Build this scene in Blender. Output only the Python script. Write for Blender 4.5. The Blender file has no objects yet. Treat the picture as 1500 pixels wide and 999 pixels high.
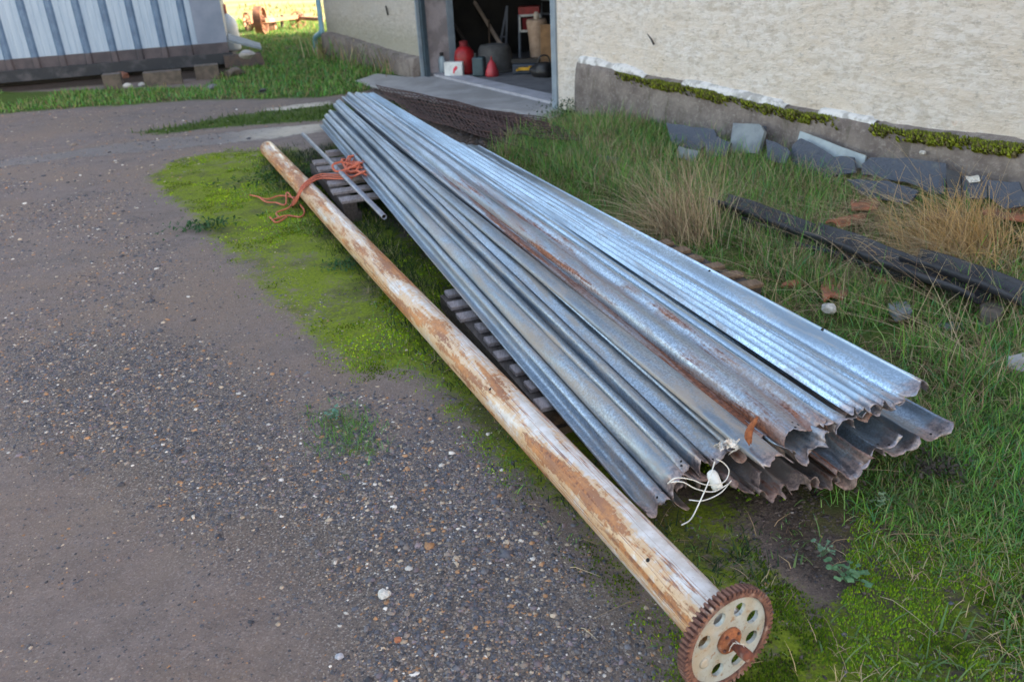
import bpy, bmesh, math, random
import numpy as np
from mathutils import Vector, Matrix, noise as mnoise
rnd = random.Random(7); rng = np.random.default_rng(7)
scene = bpy.context.scene
COL = scene.collection
R = math.radians
# ------------------------------------------------------------------ camera
PITCH, ROLL, HCAM, FPX = R(25.8), R(3.0), 1.6, 1210.0
cd = bpy.data.cameras.new("camera"); cam = bpy.data.objects.new("camera", cd); COL.objects.link(cam)
cd.sensor_width = 22.3; cd.lens = FPX * 22.3 / 1500.0; cd.clip_start = 0.05; cd.clip_end = 2000
_down = np.array([0, -math.sin(PITCH), -math.cos(PITCH)]); _x = np.array([1.0, 0, 0])
AX = math.cos(ROLL) * _x + math.sin(ROLL) * _down
AD = -math.sin(ROLL) * _x + math.cos(ROLL) * _down
AF = np.array([0, math.cos(PITCH), -math.sin(PITCH)])
cam.matrix_world = Matrix(((AX[0], -AD[0], -AF[0], 0), (AX[1], -AD[1], -AF[1], 0), (AX[2], -AD[2], -AF[2], HCAM), (0, 0, 0, 1)))
cd.dof.use_dof = True; cd.dof.focus_distance = 2.75; cd.dof.aperture_fstop = 2.4
scene.camera = cam
# ------------------------------------------------------------------ sky and sun
SUN_AZ, SUN_EL = R(99), R(14)                    # azimuth clockwise from +Y
w = bpy.data.worlds.new("World"); scene.world = w; w.use_nodes = True
nt = w.node_tree; bg = nt.nodes['Background']
sky = nt.nodes.new('ShaderNodeTexSky'); sky.sky_type = 'NISHITA'; sky.sun_disc = False
sky.sun_elevation = SUN_EL; sky.sun_rotation = SUN_AZ; sky.dust_density = 1.5; sky.ozone_density = 1.0
tint = nt.nodes.new('ShaderNodeMix'); tint.data_type = 'RGBA'; tint.blend_type = 'MULTIPLY'; tint.inputs[0].default_value = 1; tint.inputs[7].default_value = (1.0, .79, .675, 1)   # camera white balance for open shade
nt.links.new(sky.outputs[0], tint.inputs[6]); nt.links.new(tint.outputs[2], bg.inputs[0]); bg.inputs[1].default_value = 0.15
sd = bpy.data.lights.new("sun", 'SUN'); sd.energy = 4.5; sd.angle = R(0.5); sd.color = (1.0, 0.86, 0.66)
sun = bpy.data.objects.new("sun", sd); COL.objects.link(sun)
sv = Vector((math.sin(SUN_AZ) * math.cos(SUN_EL), math.cos(SUN_AZ) * math.cos(SUN_EL), math.sin(SUN_EL)))
sun.rotation_euler = sv.to_track_quat('Z', 'Y').to_euler()
scene.view_settings.view_transform = 'Standard'; scene.view_settings.look = 'None'
scene.view_settings.exposure = 2.7; scene.view_settings.gamma = 1.0
scene.cycles.max_bounces = 6; scene.cycles.diffuse_bounces = 3; scene.cycles.glossy_bounces = 3

# ------------------------------------------------------------------ placing helpers
CC = np.array([0, 0, HCAM])
def ray(x, y): return AX * ((x - 750) / FPX) + AD * ((y - 499.5) / FPX) + AF
def bp(x, y, z=0.0):
    d = ray(x, y); return CC + d * ((z - CC[2]) / d[2])
def onp(x, y, P, n):
    d = ray(x, y); return CC + d * (((P - CC) @ n) / (d @ n))
A_ = np.array([-.329, .944, 0]); A_ /= np.linalg.norm(A_); B_ = np.array([A_[1], -A_[0], 0]); O_ = np.array([.35, 1.88, 0])
def uw(x, y, s):
    P = onp(x, y, O_ + A_ * s, A_); return np.array([(P - O_) @ B_, P[2]])
WD = np.array([math.cos(R(119)), math.sin(R(119)), 0]); WN = np.array([-WD[1], WD[0], 0]); WP = np.array([.61, 8.61, 0])
def wallp(x, y, off=0.0): return onp(x, y, WP + WN * off, WN)
def wt(t, off=0.0, z=0.0): return WP - WD * t + WN * off + np.array([0, 0, z])      # t grows towards the camera

# ------------------------------------------------------------------ object helpers
def tag(o, label=None, cat=None, group=None, kind=None):
    if label: o['label'] = label
    if cat: o['category'] = cat
    if group: o['group'] = group
    if kind: o['kind'] = kind
    return o
def empty(name, loc, label, cat, group=None, rz=0):
    o = bpy.data.objects.new(name, None); COL.objects.link(o); o.location = loc; o.rotation_euler = (0, 0, rz)
    o.empty_display_size = .1
    return tag(o, label, cat, group)
def obj(name, V, Fc, mat, parent=None, loc=None, rz=0.0, smooth=False, world=True):
    """world=True: V are world coordinates; origin goes to loc (or the centre of the base)"""
    V = np.asarray(V, float)
    me = bpy.data.meshes.new(name)
    if parent is not None and loc is None: loc = parent.location; rz = parent.rotation_euler[2] if parent.type == 'EMPTY' else 0
    if loc is None: loc = ((V[:, 0].min() + V[:, 0].max()) / 2, (V[:, 1].min() + V[:, 1].max()) / 2, V[:, 2].min())
    loc = np.array(loc, float)
    if world:
        L = V - loc; c, s = math.cos(-rz), math.sin(-rz)
        L = np.c_[L[:, 0] * c - L[:, 1] * s, L[:, 0] * s + L[:, 1] * c, L[:, 2]]
    else: L = V
    me.from_pydata([tuple(v) for v in L], [], [tuple(f) for f in Fc])
    if smooth: me.shade_smooth()
    if isinstance(mat, (list, tuple)):
        for m in mat: me.materials.append(m)
    else: me.materials.append(mat)
    me.update()
    o = bpy.data.objects.new(name, me); COL.objects.link(o)
    if parent is None: o.location = loc; o.rotation_euler = (0, 0, rz)
    else: o.parent = parent
    return o
def box8(P8): return P8, [(0, 3, 2, 1), (4, 5, 6, 7), (0, 1, 5, 4), (1, 2, 6, 5), (2, 3, 7, 6), (3, 0, 4, 7)]
def box(c, sx, sy, sz, ang=0.0, tilt=0.0):
    """box with base centre c, size sx,sy,sz, turned by ang about z"""
    X = np.array([math.cos(ang), math.sin(ang), 0]); Y = np.array([-X[1], X[0], 0]); Z = np.array([0, 0, 1.])
    if tilt: Y, Z = Y * math.cos(tilt) + Z * math.sin(tilt), Z * math.cos(tilt) - Y * math.sin(tilt)
    c = np.asarray(c, float); P = []
    for z in (0, sz):
        for a, b in ((-1, -1), (1, -1), (1, 1), (-1, 1)): P.append(c + X * a * sx / 2 + Y * b * sy / 2 + Z * z)
    return box8(P)
def beam(p, q, wd, ht, up=(0, 0, 1)):
    p = np.asarray(p, float); q = np.asarray(q, float); d = q - p; d /= np.linalg.norm(d)
    s = np.cross(d, up); s /= np.linalg.norm(s); u = np.cross(s, d)
    P = []
    for e in (p, q):
        for a, b in ((-1, -1), (1, -1), (1, 1), (-1, 1)): P.append(e + s * a * wd / 2 + u * b * ht / 2)
    return P, [(0, 1, 2, 3), (7, 6, 5, 4), (0, 4, 5, 1), (1, 5, 6, 2), (2, 6, 7, 3), (3, 7, 4, 0)]
def merge(parts):
    V = []; Fc = []
    for v, f in parts:
        n = len(V); V += [tuple(x) for x in v]; Fc += [tuple(i + n for i in q) for q in f]
    return V, Fc
def catmull(P, n=8):
    P = [np.asarray(p, float) for p in P]; P = [2 * P[0] - P[1]] + P + [2 * P[-1] - P[-2]]; out = []
    for i in range(1, len(P) - 2):
        for k in range(n):
            t = k / n; a, b, c, d = P[i - 1:i + 3]
            out.append(.5 * ((2 * b) + (c - a) * t + (2 * a - 5 * b + 4 * c - d) * t * t + (3 * b - a - 3 * c + d) * t ** 3))
    out.append(P[-2]); return np.array(out)
def tube(P, r, k=6, cap=True, hollow=0.0):
    P = np.asarray(P, float); n = len(P); rr = r if hasattr(r, '__len__') else [r] * n
    T = np.gradient(P, axis=0); V = []; Fc = []; up = np.array([0, 0, 1.])
    s = None
    for i in range(n):
        t = T[i] / (np.linalg.norm(T[i]) + 1e-12)
        if s is None:
            s = np.cross(t, up)
            if np.linalg.norm(s) < .05: s = np.cross(t, [1., 0, 0])
        else: s = s - t * (s @ t)
        s = s / np.linalg.norm(s); u = np.cross(s, t)
        for j in range(k):
            a = 2 * math.pi * j / k; V.append(P[i] + rr[i] * (math.cos(a) * s + math.sin(a) * u))
    for i in range(n - 1):
        for j in range(k):
            a = i * k + j; b = i * k + (j + 1) % k; Fc.append((a, b, b + k, a + k))
    if cap: Fc.append(tuple(range(k))); Fc.append(tuple(range((n - 1) * k, n * k))[::-1])
    return V, Fc
def lathe(prof, c, k=16, axis=None):
    """prof: (r, h) list; c base; axis optional direction"""
    c = np.asarray(c, float); ax = np.array([0, 0, 1.]) if axis is None else np.asarray(axis, float) / np.linalg.norm(axis)
    s = np.cross(ax, [0.3, 1, 0.1]); s /= np.linalg.norm(s); u = np.cross(ax, s); V = []; Fc = []
    for r, h in prof:
        for j in range(k):
            a = 2 * math.pi * j / k; V.append(c + ax * h + r * (math.cos(a) * s + math.sin(a) * u))
    for i in range(len(prof) - 1):
        for j in range(k):
            a = i * k + j; b = i * k + (j + 1) % k; Fc.append((a, b, b + k, a + k))
    Fc.append(tuple(range(k))[::-1]); Fc.append(tuple(range((len(prof) - 1) * k, len(prof) * k)))
    return V, Fc
def slab(poly, thick, n=None):
    """extrude a 3D polygon by thick along its normal (away from it), both faces"""
    P = [np.asarray(p, float) for p in poly]
    if n is None:
        n = sum(np.cross(P[i] - P[0], P[(i + 1) % len(P)] - P[0]) for i in range(len(P))); n = n / np.linalg.norm(n)
    k = len(P); V = P + [p - n * thick for p in P]
    Fc = [tuple(range(k)), tuple(range(k, 2 * k))[::-1]] + [((i + 1) % k, i, i + k, (i + 1) % k + k) for i in range(k)]
    return V, Fc
def rock(c, r, seed, flat=.6, sub=2, jag=.35, stretch=(1, 1, 1)):
    bm = bmesh.new(); bmesh.ops.create_icosphere(bm, subdivisions=sub, radius=1)
    V = []
    for v in bm.verts:
        p = v.co.copy(); q = mnoise.noise(p * 1.3 + Vector((seed * 7.1, seed * 3.3, 0))) * jag + mnoise.noise(p * 3.1 + Vector((seed, 0, seed))) * jag * .5
        p *= 1 + q; V.append((c[0] + p.x * r * stretch[0], c[1] + p.y * r * stretch[1], c[2] + p.z * r * flat * stretch[2]))
    Fc = [tuple(x.index for x in f.verts) for f in bm.faces]; bm.free()
    return V, Fc
def bevel(o, wd, seg=2):
    m = o.modifiers.new("bevel", 'BEVEL'); m.width = wd; m.segments = seg; m.limit_method = 'ANGLE'; return o

# ------------------------------------------------------------------ materials
class M:
    def __init__(s, name, rough=.8, metal=0.0, spec=.5):
        s.m = bpy.data.materials.new(name); s.m.use_nodes = True; s.t = s.m.node_tree; s.b = s.t.nodes['Principled BSDF']
        s.b.inputs['Roughness'].default_value = rough; s.b.inputs['Metallic'].default_value = metal
        s.b.inputs['Specular IOR Level'].default_value = spec
    def n(s, ty, **k):
        x = s.t.nodes.new(ty)
        for a, b in k.items(): setattr(x, a, b)
        return x
    def l(s, a, b): s.t.links.new(a, b)
    def val(s, sock, v):
        if isinstance(v, (int, float, tuple, list)): sock.default_value = v if not isinstance(v, (tuple, list)) or len(v) != 3 or sock.type != 'RGBA' else (*v, 1)
        else: s.l(v, sock)
    def coord(s, kind='Object', scale=(1, 1, 1)):
        tc = s.n('ShaderNodeTexCoord'); mp = s.n('ShaderNodeMapping'); mp.inputs['Scale'].default_value = scale
        s.l(tc.outputs[kind], mp.inputs[0]); return mp.outputs[0]
    def geo(s, scale=(1, 1, 1)):
        g = s.n('ShaderNodeNewGeometry'); mp = s.n('ShaderNodeMapping'); mp.inputs['Scale'].default_value = scale
        s.l(g.outputs['Position'], mp.inputs[0]); return mp.outputs[0]
    def noise(s, vec, scale, detail=4, rough=.55, dist=0.0):
        x = s.n('ShaderNodeTexNoise'); x.inputs['Scale'].default_value = scale; x.inputs['Detail'].default_value = detail
        x.inputs['Roughness'].default_value = rough; x.inputs['Distortion'].default_value = dist; s.l(vec, x.inputs['Vector']); return x.outputs[0]
    def voro(s, vec, scale, feature='F1', out='Distance'):
        x = s.n('ShaderNodeTexVoronoi', feature=feature); x.inputs['Scale'].default_value = scale; s.l(vec, x.inputs['Vector']); return x.outputs[out]
    def ramp(s, fac, a, b, lo=0.0, hi=1.0):
        x = s.n('ShaderNodeMapRange'); x.clamp = True; x.interpolation_type = 'SMOOTHSTEP'
        s.l(fac, x.inputs[0]); x.inputs[1].default_value = a; x.inputs[2].default_value = b; x.inputs[3].default_value = lo; x.inputs[4].default_value = hi; return x.outputs[0]
    def mix(s, f, a, b, mode='MIX'):
        x = s.n('ShaderNodeMix', data_type='RGBA', blend_type=mode); s.val(x.inputs[0], f); s.val(x.inputs[6], a); s.val(x.inputs[7], b); return x.outputs[2]
    def math(s, op, a, b=0.0):
        x = s.n('ShaderNodeMath', operation=op); s.val(x.inputs[0], a); s.val(x.inputs[1], b); x.use_clamp = False; return x.outputs[0]
    def attr(s, name, out='Fac'):
        x = s.n('ShaderNodeAttribute'); x.attribute_name = name; return x.outputs[out]
    def sep(s, vec):
        x = s.n('ShaderNodeSeparateXYZ'); s.l(vec, x.inputs[0]); return x.outputs
    def color(s, c): s.val(s.b.inputs['Base Color'], c); return s
    def rough(s, c): s.val(s.b.inputs['Roughness'], c); return s
    def metal(s, c): s.val(s.b.inputs['Metallic'], c); return s
    def bump(s, h, dist=.01, strength=1.0):
        x = s.n('ShaderNodeBump'); x.inputs['Distance'].default_value = dist; x.inputs['Strength'].default_value = strength
        s.l(h, x.inputs['Height']); s.l(x.outputs[0], s.b.inputs['Normal']); return s
def simple(name, c, c2=None, rough=.8, metal=0.0, scale=8, bump=0.0, spec=.5, lo=.35, hi=.65):
    m = M(name, rough, metal, spec); v = m.coord(); f = m.noise(v, scale, 5, .6)
    m.color(m.mix(m.ramp(f, lo, hi), c, c2 if c2 else tuple(x * .7 for x in c)))
    if bump: m.bump(m.noise(v, scale * 4, 4), bump)
    return m.m

def galv(name, base, dust, dusta, rust, seed, bright=1.0, rough=.38):
    """weathered galvanised steel; local y runs along the sheet from its near end"""
    m = M(name, rough, .8); v = m.coord(); vs = m.coord(scale=(1, .12, 1)); vl = m.coord(scale=(1, .03, 1))
    for q in (v, vs, vl): q.node.inputs['Location'].default_value = (seed * 1.7, 0 if q is not v else 0, seed)
    sp = m.voro(v, 190, out='Color'); spg = m.n('ShaderNodeRGBToBW'); m.l(sp, spg.inputs[0])
    c = m.mix(m.ramp(spg.outputs[0], .2, .8), tuple(x * .72 for x in base), tuple(min(1, x * 1.18) for x in base))
    c = m.mix(m.ramp(m.noise(vs, 9, 5, .65), .35, .7), c, tuple(x * .6 for x in base))
    fine = m.noise(v, 70, 4, .7)
    fd = m.ramp(m.math('ADD', m.noise(vs, 14, 6, .7, .5), m.math('MULTIPLY', fine, .25)), .62 - dusta * .3, .86 - dusta * .25); fd = m.math('MULTIPLY', fd, m.ramp(m.sep(m.coord())[1], 4.2, .8, .15, 1.0))
    c = m.mix(m.math('MULTIPLY', fd, .85), c, dust)
    sx, sy, sz = m.sep(m.coord())
    endf = m.ramp(sy, .28, .0)
    if seed % 2 == 0: endf = m.math('MULTIPLY', endf, .6)
    rn = m.math('ADD', m.noise(m.coord(scale=(1, .045, 1)), 13, 8, .72, .2), m.math('MULTIPLY', endf, .10))
    rn = m.math('ADD', rn, m.math('MULTIPLY', m.math('SUBTRACT', fine, .5), .14))
    along = m.ramp(sy, 3.4, .3, -.03, .05)
    rm = m.ramp(m.math('ADD', rn, along), .80 - rust * .28, .88 - rust * .25)
    c = m.mix(rm, c, m.mix(m.ramp(fine, .35, .65), (.34, .13, .06), (.12, .05, .035)))
    # stained, pinkish-brown sheet ends
    c = m.mix(m.math('MULTIPLY', m.ramp(m.math('ADD', m.math('MULTIPLY', m.ramp(sy, .12, 0), .5), m.noise(v, 16, 5)), .68, 1.0), .75), c, m.mix(m.ramp(fine, .4, .6), (.20, .15, .14), (.42, .31, .27)))
    m.color(c); m.metal(m.math('SUBTRACT', .85, m.math('MULTIPLY', m.math('MAXIMUM', rm, fd), .6)))
    m.rough(m.math('ADD', m.math('MULTIPLY', m.math('MAXIMUM', rm, fd), .3), m.ramp(m.noise(vs, 20, 4), .3, .7, rough - .06, rough + .12)))
    m.bump(m.math('ADD', m.noise(vl, 6, 3), m.math('MULTIPLY', fine, .04)), .004, .5)
    return m.m
BL = (.46, .56, .66)
G_left = [galv("galvanised_grey_%s" % n, tuple(x * k for x in BL), (.33, .28, .23), d, r, s) for n, k, d, r, s in (('a', .74, .08, .06, 1), ('b', .68, .36, .14, 2), ('c', .72, .14, .08, 3), ('d', .78, .18, .10, 4))]  # left sheets' dimmer reflections put into a darker base colour
G_rust = [galv("galvanised_rusty_%s" % n, tuple(x * .86 for x in BL), (.27, .19, .15), d, r, s) for n, d, r, s in (('a', .48, 1.02, 5), ('b', .30, .86, 6))]
G_blue = [galv("galvanised_bright_%s" % n, (.48, .62, .75), (.42, .40, .38), .04, .0, s, rough=.34) for n, s in (('a', 8), ('b', 10))]
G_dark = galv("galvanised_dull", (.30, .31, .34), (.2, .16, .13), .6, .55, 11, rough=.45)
hole_shade = simple("hole_shade", (.012, .011, .011), rough=.9)  # near-black colour stands in for the shade inside holes

def paint_rust():
    m = M("flaking_white_paint_on_rust", .5, 0); v = m.coord(); vs = m.coord(scale=(1, .13, 1)); vt = m.coord(scale=(1, .035, 1))
    sx, sy, sz = m.sep(v)
    fine = m.noise(v, 60, 5, .7)
    big = m.noise(vs, 12.0, 6, .66, .3)
    along = m.ramp(sy, 1.0, 4.0, .0, .008); patch = m.noise(m.coord(scale=(1, .16, 1)), 11, 5, .62)
    big = m.math('ADD', m.math('MULTIPLY', big, .55), m.math('MULTIPLY', patch, .5))
    a = m.math('ADD', m.math('ADD', big, along), m.math('MULTIPLY', m.math('SUBTRACT', fine, .5), .18))
    # ochre staining on the left flank, cleaner paint at the near end
    flank = m.ramp(sx, .01, -.05)
    a = m.math('ADD', m.math('MULTIPLY', m.math('SUBTRACT', a, .5), 1.4), .5); a = m.math('ADD', a, m.math('MULTIPLY', flank, .035)); a = m.math('SUBTRACT', m.math('SUBTRACT', a, .046), m.ramp(sy, .7, .1, 0, .07))
    rust_thin = m.ramp(a, .525, .56)
    c = m.mix(m.ramp(m.noise(v, 22, 5, .65), .3, .7), (.70, .69, .68), (.52, .49, .45))
    stain = m.ramp(m.math('ADD', m.math('ADD', a, m.math('MULTIPLY', flank, .05)), m.math('MULTIPLY', fine, .16)), .49, .63)
    c = m.mix(m.math('MULTIPLY', stain, .8), c, (.58, .36, .16))
    rcol = m.mix(m.ramp(m.math('ADD', m.math('MULTIPLY', m.noise(m.coord(scale=(1, .3, 1)), 9, 5, .7), .8), m.math('MULTIPLY', m.noise(v, 90, 4, .7), .2)), .40, .58), (.52, .20, .045), (.22, .07, .03)); rcol = m.mix(m.math('MULTIPLY', m.ramp(m.noise(v, 70, 3, .6), .6, .68), .5), rcol, (.60, .42, .27))
    c = m.mix(m.math('MULTIPLY', rust_thin, .82), c, rcol)
    for sc_, k_, w_, sd_ in ((17, .022, .012, 0), (27, .03, .014, 3), (8, .015, .016, 7)):
        q = m.coord(scale=(1, k_, 1)); q.node.inputs['Location'].default_value = (sd_, sd_, 0)
        rd = m.math('ABSOLUTE', m.math('SUBTRACT', m.noise(q, sc_, 4, .6, .15), .5))
        q2 = m.coord(scale=(1, .12, 1)); q2.node.inputs['Location'].default_value = (sd_ + 2, 0, 1)
        gate = m.ramp(m.math('ADD', m.noise(q2, 6, 4), m.math('MULTIPLY', fine, .06)), .46, .53)
        c = m.mix(m.math('MULTIPLY', m.math('MULTIPLY', m.ramp(rd, w_, w_ * .3), gate), .85), c, m.mix(m.ramp(fine, .4, .6), (.16, .055, .03), (.44, .17, .05)))
    c = m.mix(m.math('MULTIPLY', m.ramp(m.noise(v, 110, 3, .6), .66, .72), .6), c, (.2, .10, .05))
    m.color(c); m.rough(m.ramp(a, .5, .6, .30, .6)); m.bump(m.math('SUBTRACT', m.math('MULTIPLY', fine, .2), rust_thin), .0012, .8)
    return m.m
M_pipe = paint_rust()
def rusty(name, a, b, scale=30):
    m = M(name, .85, .1); v = m.coord(); f = m.noise(v, scale, 6, .7)
    c = m.mix(m.ramp(f, .35, .65), a, b); c = m.mix(m.ramp(m.noise(v, scale * .4, 4), .55, .75), c, (.45, .36, .30))
    m.color(c); m.bump(f, .004); return m.m
M_rust = rusty("gear_rust", (.24, .12, .085), (.085, .04, .035), 60)
M_rust2 = rusty("orange_rust", (.36, .14, .06), (.2, .07, .035), 60)
M_farrust = rusty("carriage_rust", (.34, .17, .10), (.2, .1, .07), 8)  # rust colour of the farm carriage
def gearweb():
    m = M("gear_grey_paint", .45, .1); v = m.coord(); f = m.noise(v, 45, 5, .65)
    c = m.mix(m.ramp(m.noise(v, 20, 4), .4, .65), (.43, .48, .47), (.37, .38, .33)); c = m.mix(m.ramp(f, .57, .66), c, (.28, .18, .11)); c = m.mix(m.math('MULTIPLY', m.ramp(m.noise(v, 130, 4, .7), .58, .66), .6), c, (.16, .13, .10)); c = m.mix(m.math('MULTIPLY', m.ramp(m.noise(v, 11, 3), .5, .62), .45), c, (.46, .38, .26)); m.color(c); m.bump(f, .002); return m.m
M_web = gearweb()

# ground sheet material
def ground_mat():
    m = M("yard_ground", .8, 0, .4); v = m.geo()
    n1 = m.noise(v, 1.6, 5, .6); n2 = m.noise(v, 9, 6, .7); n3 = m.noise(v, 60, 5, .75); n4 = m.noise(v, 220, 3, .7)
    tone = m.noise(v, .9, 5, .65)
    mud = m.mix(m.ramp(n2, .3, .7), (.155, .120, .108), (.215, .172, .155))
    mud = m.mix(m.math('MULTIPLY', m.ramp(m.noise(v, 2.6, 6, .7), .50, .64), .45), mud, (.085, .07, .064)); mud = m.mix(m.ramp(tone, .40, .62), mud, (.215, .158, .122))
    # speckle of little stones
    vc = m.voro(v, 210, out='Color'); vr = m.n('ShaderNodeSeparateColor'); m.l(vc, vr.inputs[0])
    spk = m.mix(vr.outputs[1], (.06, .062, .075), (.30, .24, .19)); spk = m.mix(m.ramp(vr.outputs[0], .86, .9), spk, (.50, .46, .42))
    gr = m.attr('gravel')
    mud = m.mix(m.math('ADD', .16, m.math('MULTIPLY', gr, .68)), mud, spk)
    nm = m.noise(m.geo(scale=(1, 1.6, 1)), 34, 5, .7, .4); mud = m.mix(m.ramp(n3, .56, .70, 0, .55), mud, (.055, .05, .05)); mud = m.mix(m.ramp(nm, .60, .72, 0, .6), mud, (.06, .053, .052)); mud = m.mix(m.ramp(nm, .40, .28, 0, .5), mud, (.26, .23, .225))
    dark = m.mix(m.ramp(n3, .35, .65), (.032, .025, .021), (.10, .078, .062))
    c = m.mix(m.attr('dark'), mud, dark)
    mossn = m.math('ADD', m.attr('moss'), m.math('MULTIPLY', m.math('SUBTRACT', m.math('ADD', m.math('MULTIPLY', n2, .7), m.math('MULTIPLY', n3, .6)), .65), 2.2))
    mossc = m.mix(m.ramp(n3, .3, .7), (.10, .145, .012), (.23, .31, .016)); mossc = m.mix(m.ramp(m.noise(v, 3.2, 5, .7), .36, .52), m.mix(m.ramp(n3, .35, .65), (.07, .075, .035), (.15, .18, .035)), mossc)
    mossc = m.mix(m.math('MULTIPLY', m.attr('dark'), .9), mossc, m.mix(m.ramp(n3, .35, .65), (.045, .075, .016), (.11, .17, .02))); mf = m.ramp(mossn, .45, .9); c = m.mix(m.math('MULTIPLY', mf, .9), c, mossc)
    gn = m.math('ADD', m.attr('grass'), m.math('MULTIPLY', m.math('SUBTRACT', n2, .5), .9))
    grc = m.mix(m.ramp(n3, .35, .65), (.045, .08, .02), (.11, .16, .035))
    grc = m.mix(m.ramp(n1, .5, .7), grc, (.11, .08, .055))
    c = m.mix(m.ramp(gn, .3, .7), c, grc)
    fl = m.mix(m.ramp(m.noise(v, .35, 4), .4, .6), (.30, .34, .10), (.50, .42, .20))
    c = m.mix(m.attr('field'), c, fl)
    wet = m.attr('wet'); c = m.mix(m.math('MULTIPLY', wet, .35), c, (.06, .058, .06))
    m.color(c); m.l(m.math('MULTIPLY', .4, m.math('SUBTRACT', 1.0, m.math('MINIMUM', 1.0, m.math('MULTIPLY', m.math('ADD', m.math('ADD', mf, m.ramp(gn, .3, .7)), m.attr('dark')), .85)))), m.b.inputs['Specular IOR Level'])
    wr = m.math('MULTIPLY', m.ramp(m.math('ADD', wet, m.math('MULTIPLY', m.math('SUBTRACT', n2, .5), 1.6)), .50, .95), .42)
    m.rough(m.math('SUBTRACT', .82, wr))
    h = m.math('ADD', m.math('MULTIPLY', m.math('ADD', n3, m.math('MULTIPLY', nm, 1.2)), .5), m.math('MULTIPLY', n4, m.math('ADD', .25, m.math('MULTIPLY', gr, .8))))
    m.bump(m.math('MULTIPLY', h, m.math('SUBTRACT', 1.0, m.math('MULTIPLY', wet, .85))), .014, 1.0)
    return m.m
M_ground = ground_mat()
def colattr_mat(name, rough=.7, spec=.4, sss=False):
    m = M(name, rough, 0, spec); m.color(m.attr('tint', 'Color'))
    if sss:   # thin leaves let some light through
        tr = m.n('ShaderNodeBsdfTranslucent'); m.l(m.attr('tint', 'Color'), tr.inputs[0]); mx = m.n('ShaderNodeMixShader'); mx.inputs[0].default_value = .3
        m.l(m.b.outputs[0], mx.inputs[1]); m.l(tr.outputs[0], mx.inputs[2]); m.l(mx.outputs[0], m.t.nodes['Material Output'].inputs[0])
    return m.m
M_blade = colattr_mat("grass_blades", .65, .16, True); M_moss = colattr_mat("moss_tufts", .9, .05); M_stone = colattr_mat("loose_stones", .6, .45)

# ------------------------------------------------------------------ ground zones (world metres)
def poly(px, z=0.0): return np.array([bp(x, y, z)[:2] for x, y in px])
def sdist(P, poly_):
    """signed distance, positive inside"""
    P = P[:, None, :]; A = poly_[None]; B = np.roll(poly_, -1, 0)[None]; e = B - A; wv = P - A
    t = np.clip((wv * e).sum(2) / ((e * e).sum(2) + 1e-12), 0, 1); d = np.sqrt((((wv - e * t[..., None])) ** 2).sum(2)).min(1)
    c1 = (A[..., 1] > P[..., 1]) != (B[..., 1] > P[..., 1]); xi = A[..., 0] + (P[..., 1] - A[..., 1]) / (e[..., 1] + 1e-12) * e[..., 0]
    ins = (c1 & (P[..., 0] < xi)).sum(1) % 2 == 1
    return np.where(ins, d, -d)
def sdist_c(P, poly_):
    out = np.empty(len(P))
    for i in range(0, len(P), 40000): out[i:i + 40000] = sdist(P[i:i + 40000], poly_)
    return out
def sm(x, a, b):
    t = np.clip((x - a) / (b - a), 0, 1); return t * t * (3 - 2 * t)
# smooth value noise for vegetation density
_tab = np.random.default_rng(3).random((256, 256))
def vn(x, y, f):
    x = x * f + 57.3; y = y * f + 91.7; xi = np.floor(x).astype(int); yi = np.floor(y).astype(int); fx = x - xi; fy = y - yi
    fx = fx * fx * (3 - 2 * fx); fy = fy * fy * (3 - 2 * fy); T = lambda a, b: _tab[a % 256, b % 256]
    return (T(xi, yi) * (1 - fx) + T(xi + 1, yi) * fx) * (1 - fy) + (T(xi, yi + 1) * (1 - fx) + T(xi + 1, yi + 1) * fx) * fy
def fbm(x, y, f): return (vn(x, y, f) * .5 + vn(x, y, f * 2.1) * .3 + vn(x, y, f * 4.3) * .2)

# everything right of this line is vegetation (moss, then grass)
veg = poly([(150, 262), (215, 225), (330, 208), (440, 203), (530, 205), (560, 190), (700, 215), (860, 205), (860, 150), (1000, 110), (1700, 180), (1900, 700), (1700, 1250), (900, 1150), (925, 960), (850, 850), (770, 760), (700, 690), (640, 640), (590, 560), (500, 560), (410, 520), (345, 440), (290, 370), (230, 310)])
mossp = poly([(190, 262), (240, 232), (340, 215), (450, 212), (600, 300), (900, 560), (1250, 700), (1400, 760), (1600, 900), (1600, 1150), (960, 1100), (930, 960), (860, 850), (780, 760), (700, 690), (640, 625), (590, 560), (500, 550), (420, 510), (345, 440), (290, 370), (240, 310)])
grassR = poly([(860, 170), (850, 120), (1700, 180), (1900, 700), (1700, 1250), (1560, 1100), (1480, 840), (1260, 800), (1170, 770), (1150, 700), (1250, 700), (1350, 600), (1000, 400), (700, 235), (760, 200)])
tuft = poly([(450, 600), (500, 590), (560, 615), (570, 660), (520, 690), (470, 665)])
midstrip = poly([(190, 196), (330, 170), (420, 160), (490, 152), (600, 150), (600, 190), (490, 178), (400, 184), (300, 190), (230, 200)])
shedgrass = poly([(-150, 145), (0, 135), (300, 128), (345, 95), (350, 53), (330, 30), (480, 30), (610, 100), (600, 118), (530, 135), (470, 143), (350, 146), (300, 147), (220, 152), (120, 158), (0, 168), (-150, 176)])
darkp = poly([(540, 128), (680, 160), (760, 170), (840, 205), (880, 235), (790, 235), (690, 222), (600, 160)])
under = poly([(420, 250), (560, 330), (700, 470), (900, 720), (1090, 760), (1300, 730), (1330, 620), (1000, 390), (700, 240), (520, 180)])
bare = poly([(1100, 770), (1150, 690), (1290, 700), (1230, 800), (1260, 850), (1200, 880), (1130, 830)])
shedbase = poly([(-200, 130), (0, 112), (340, 84), (350, 112), (0, 137), (-200, 155)])
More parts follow.
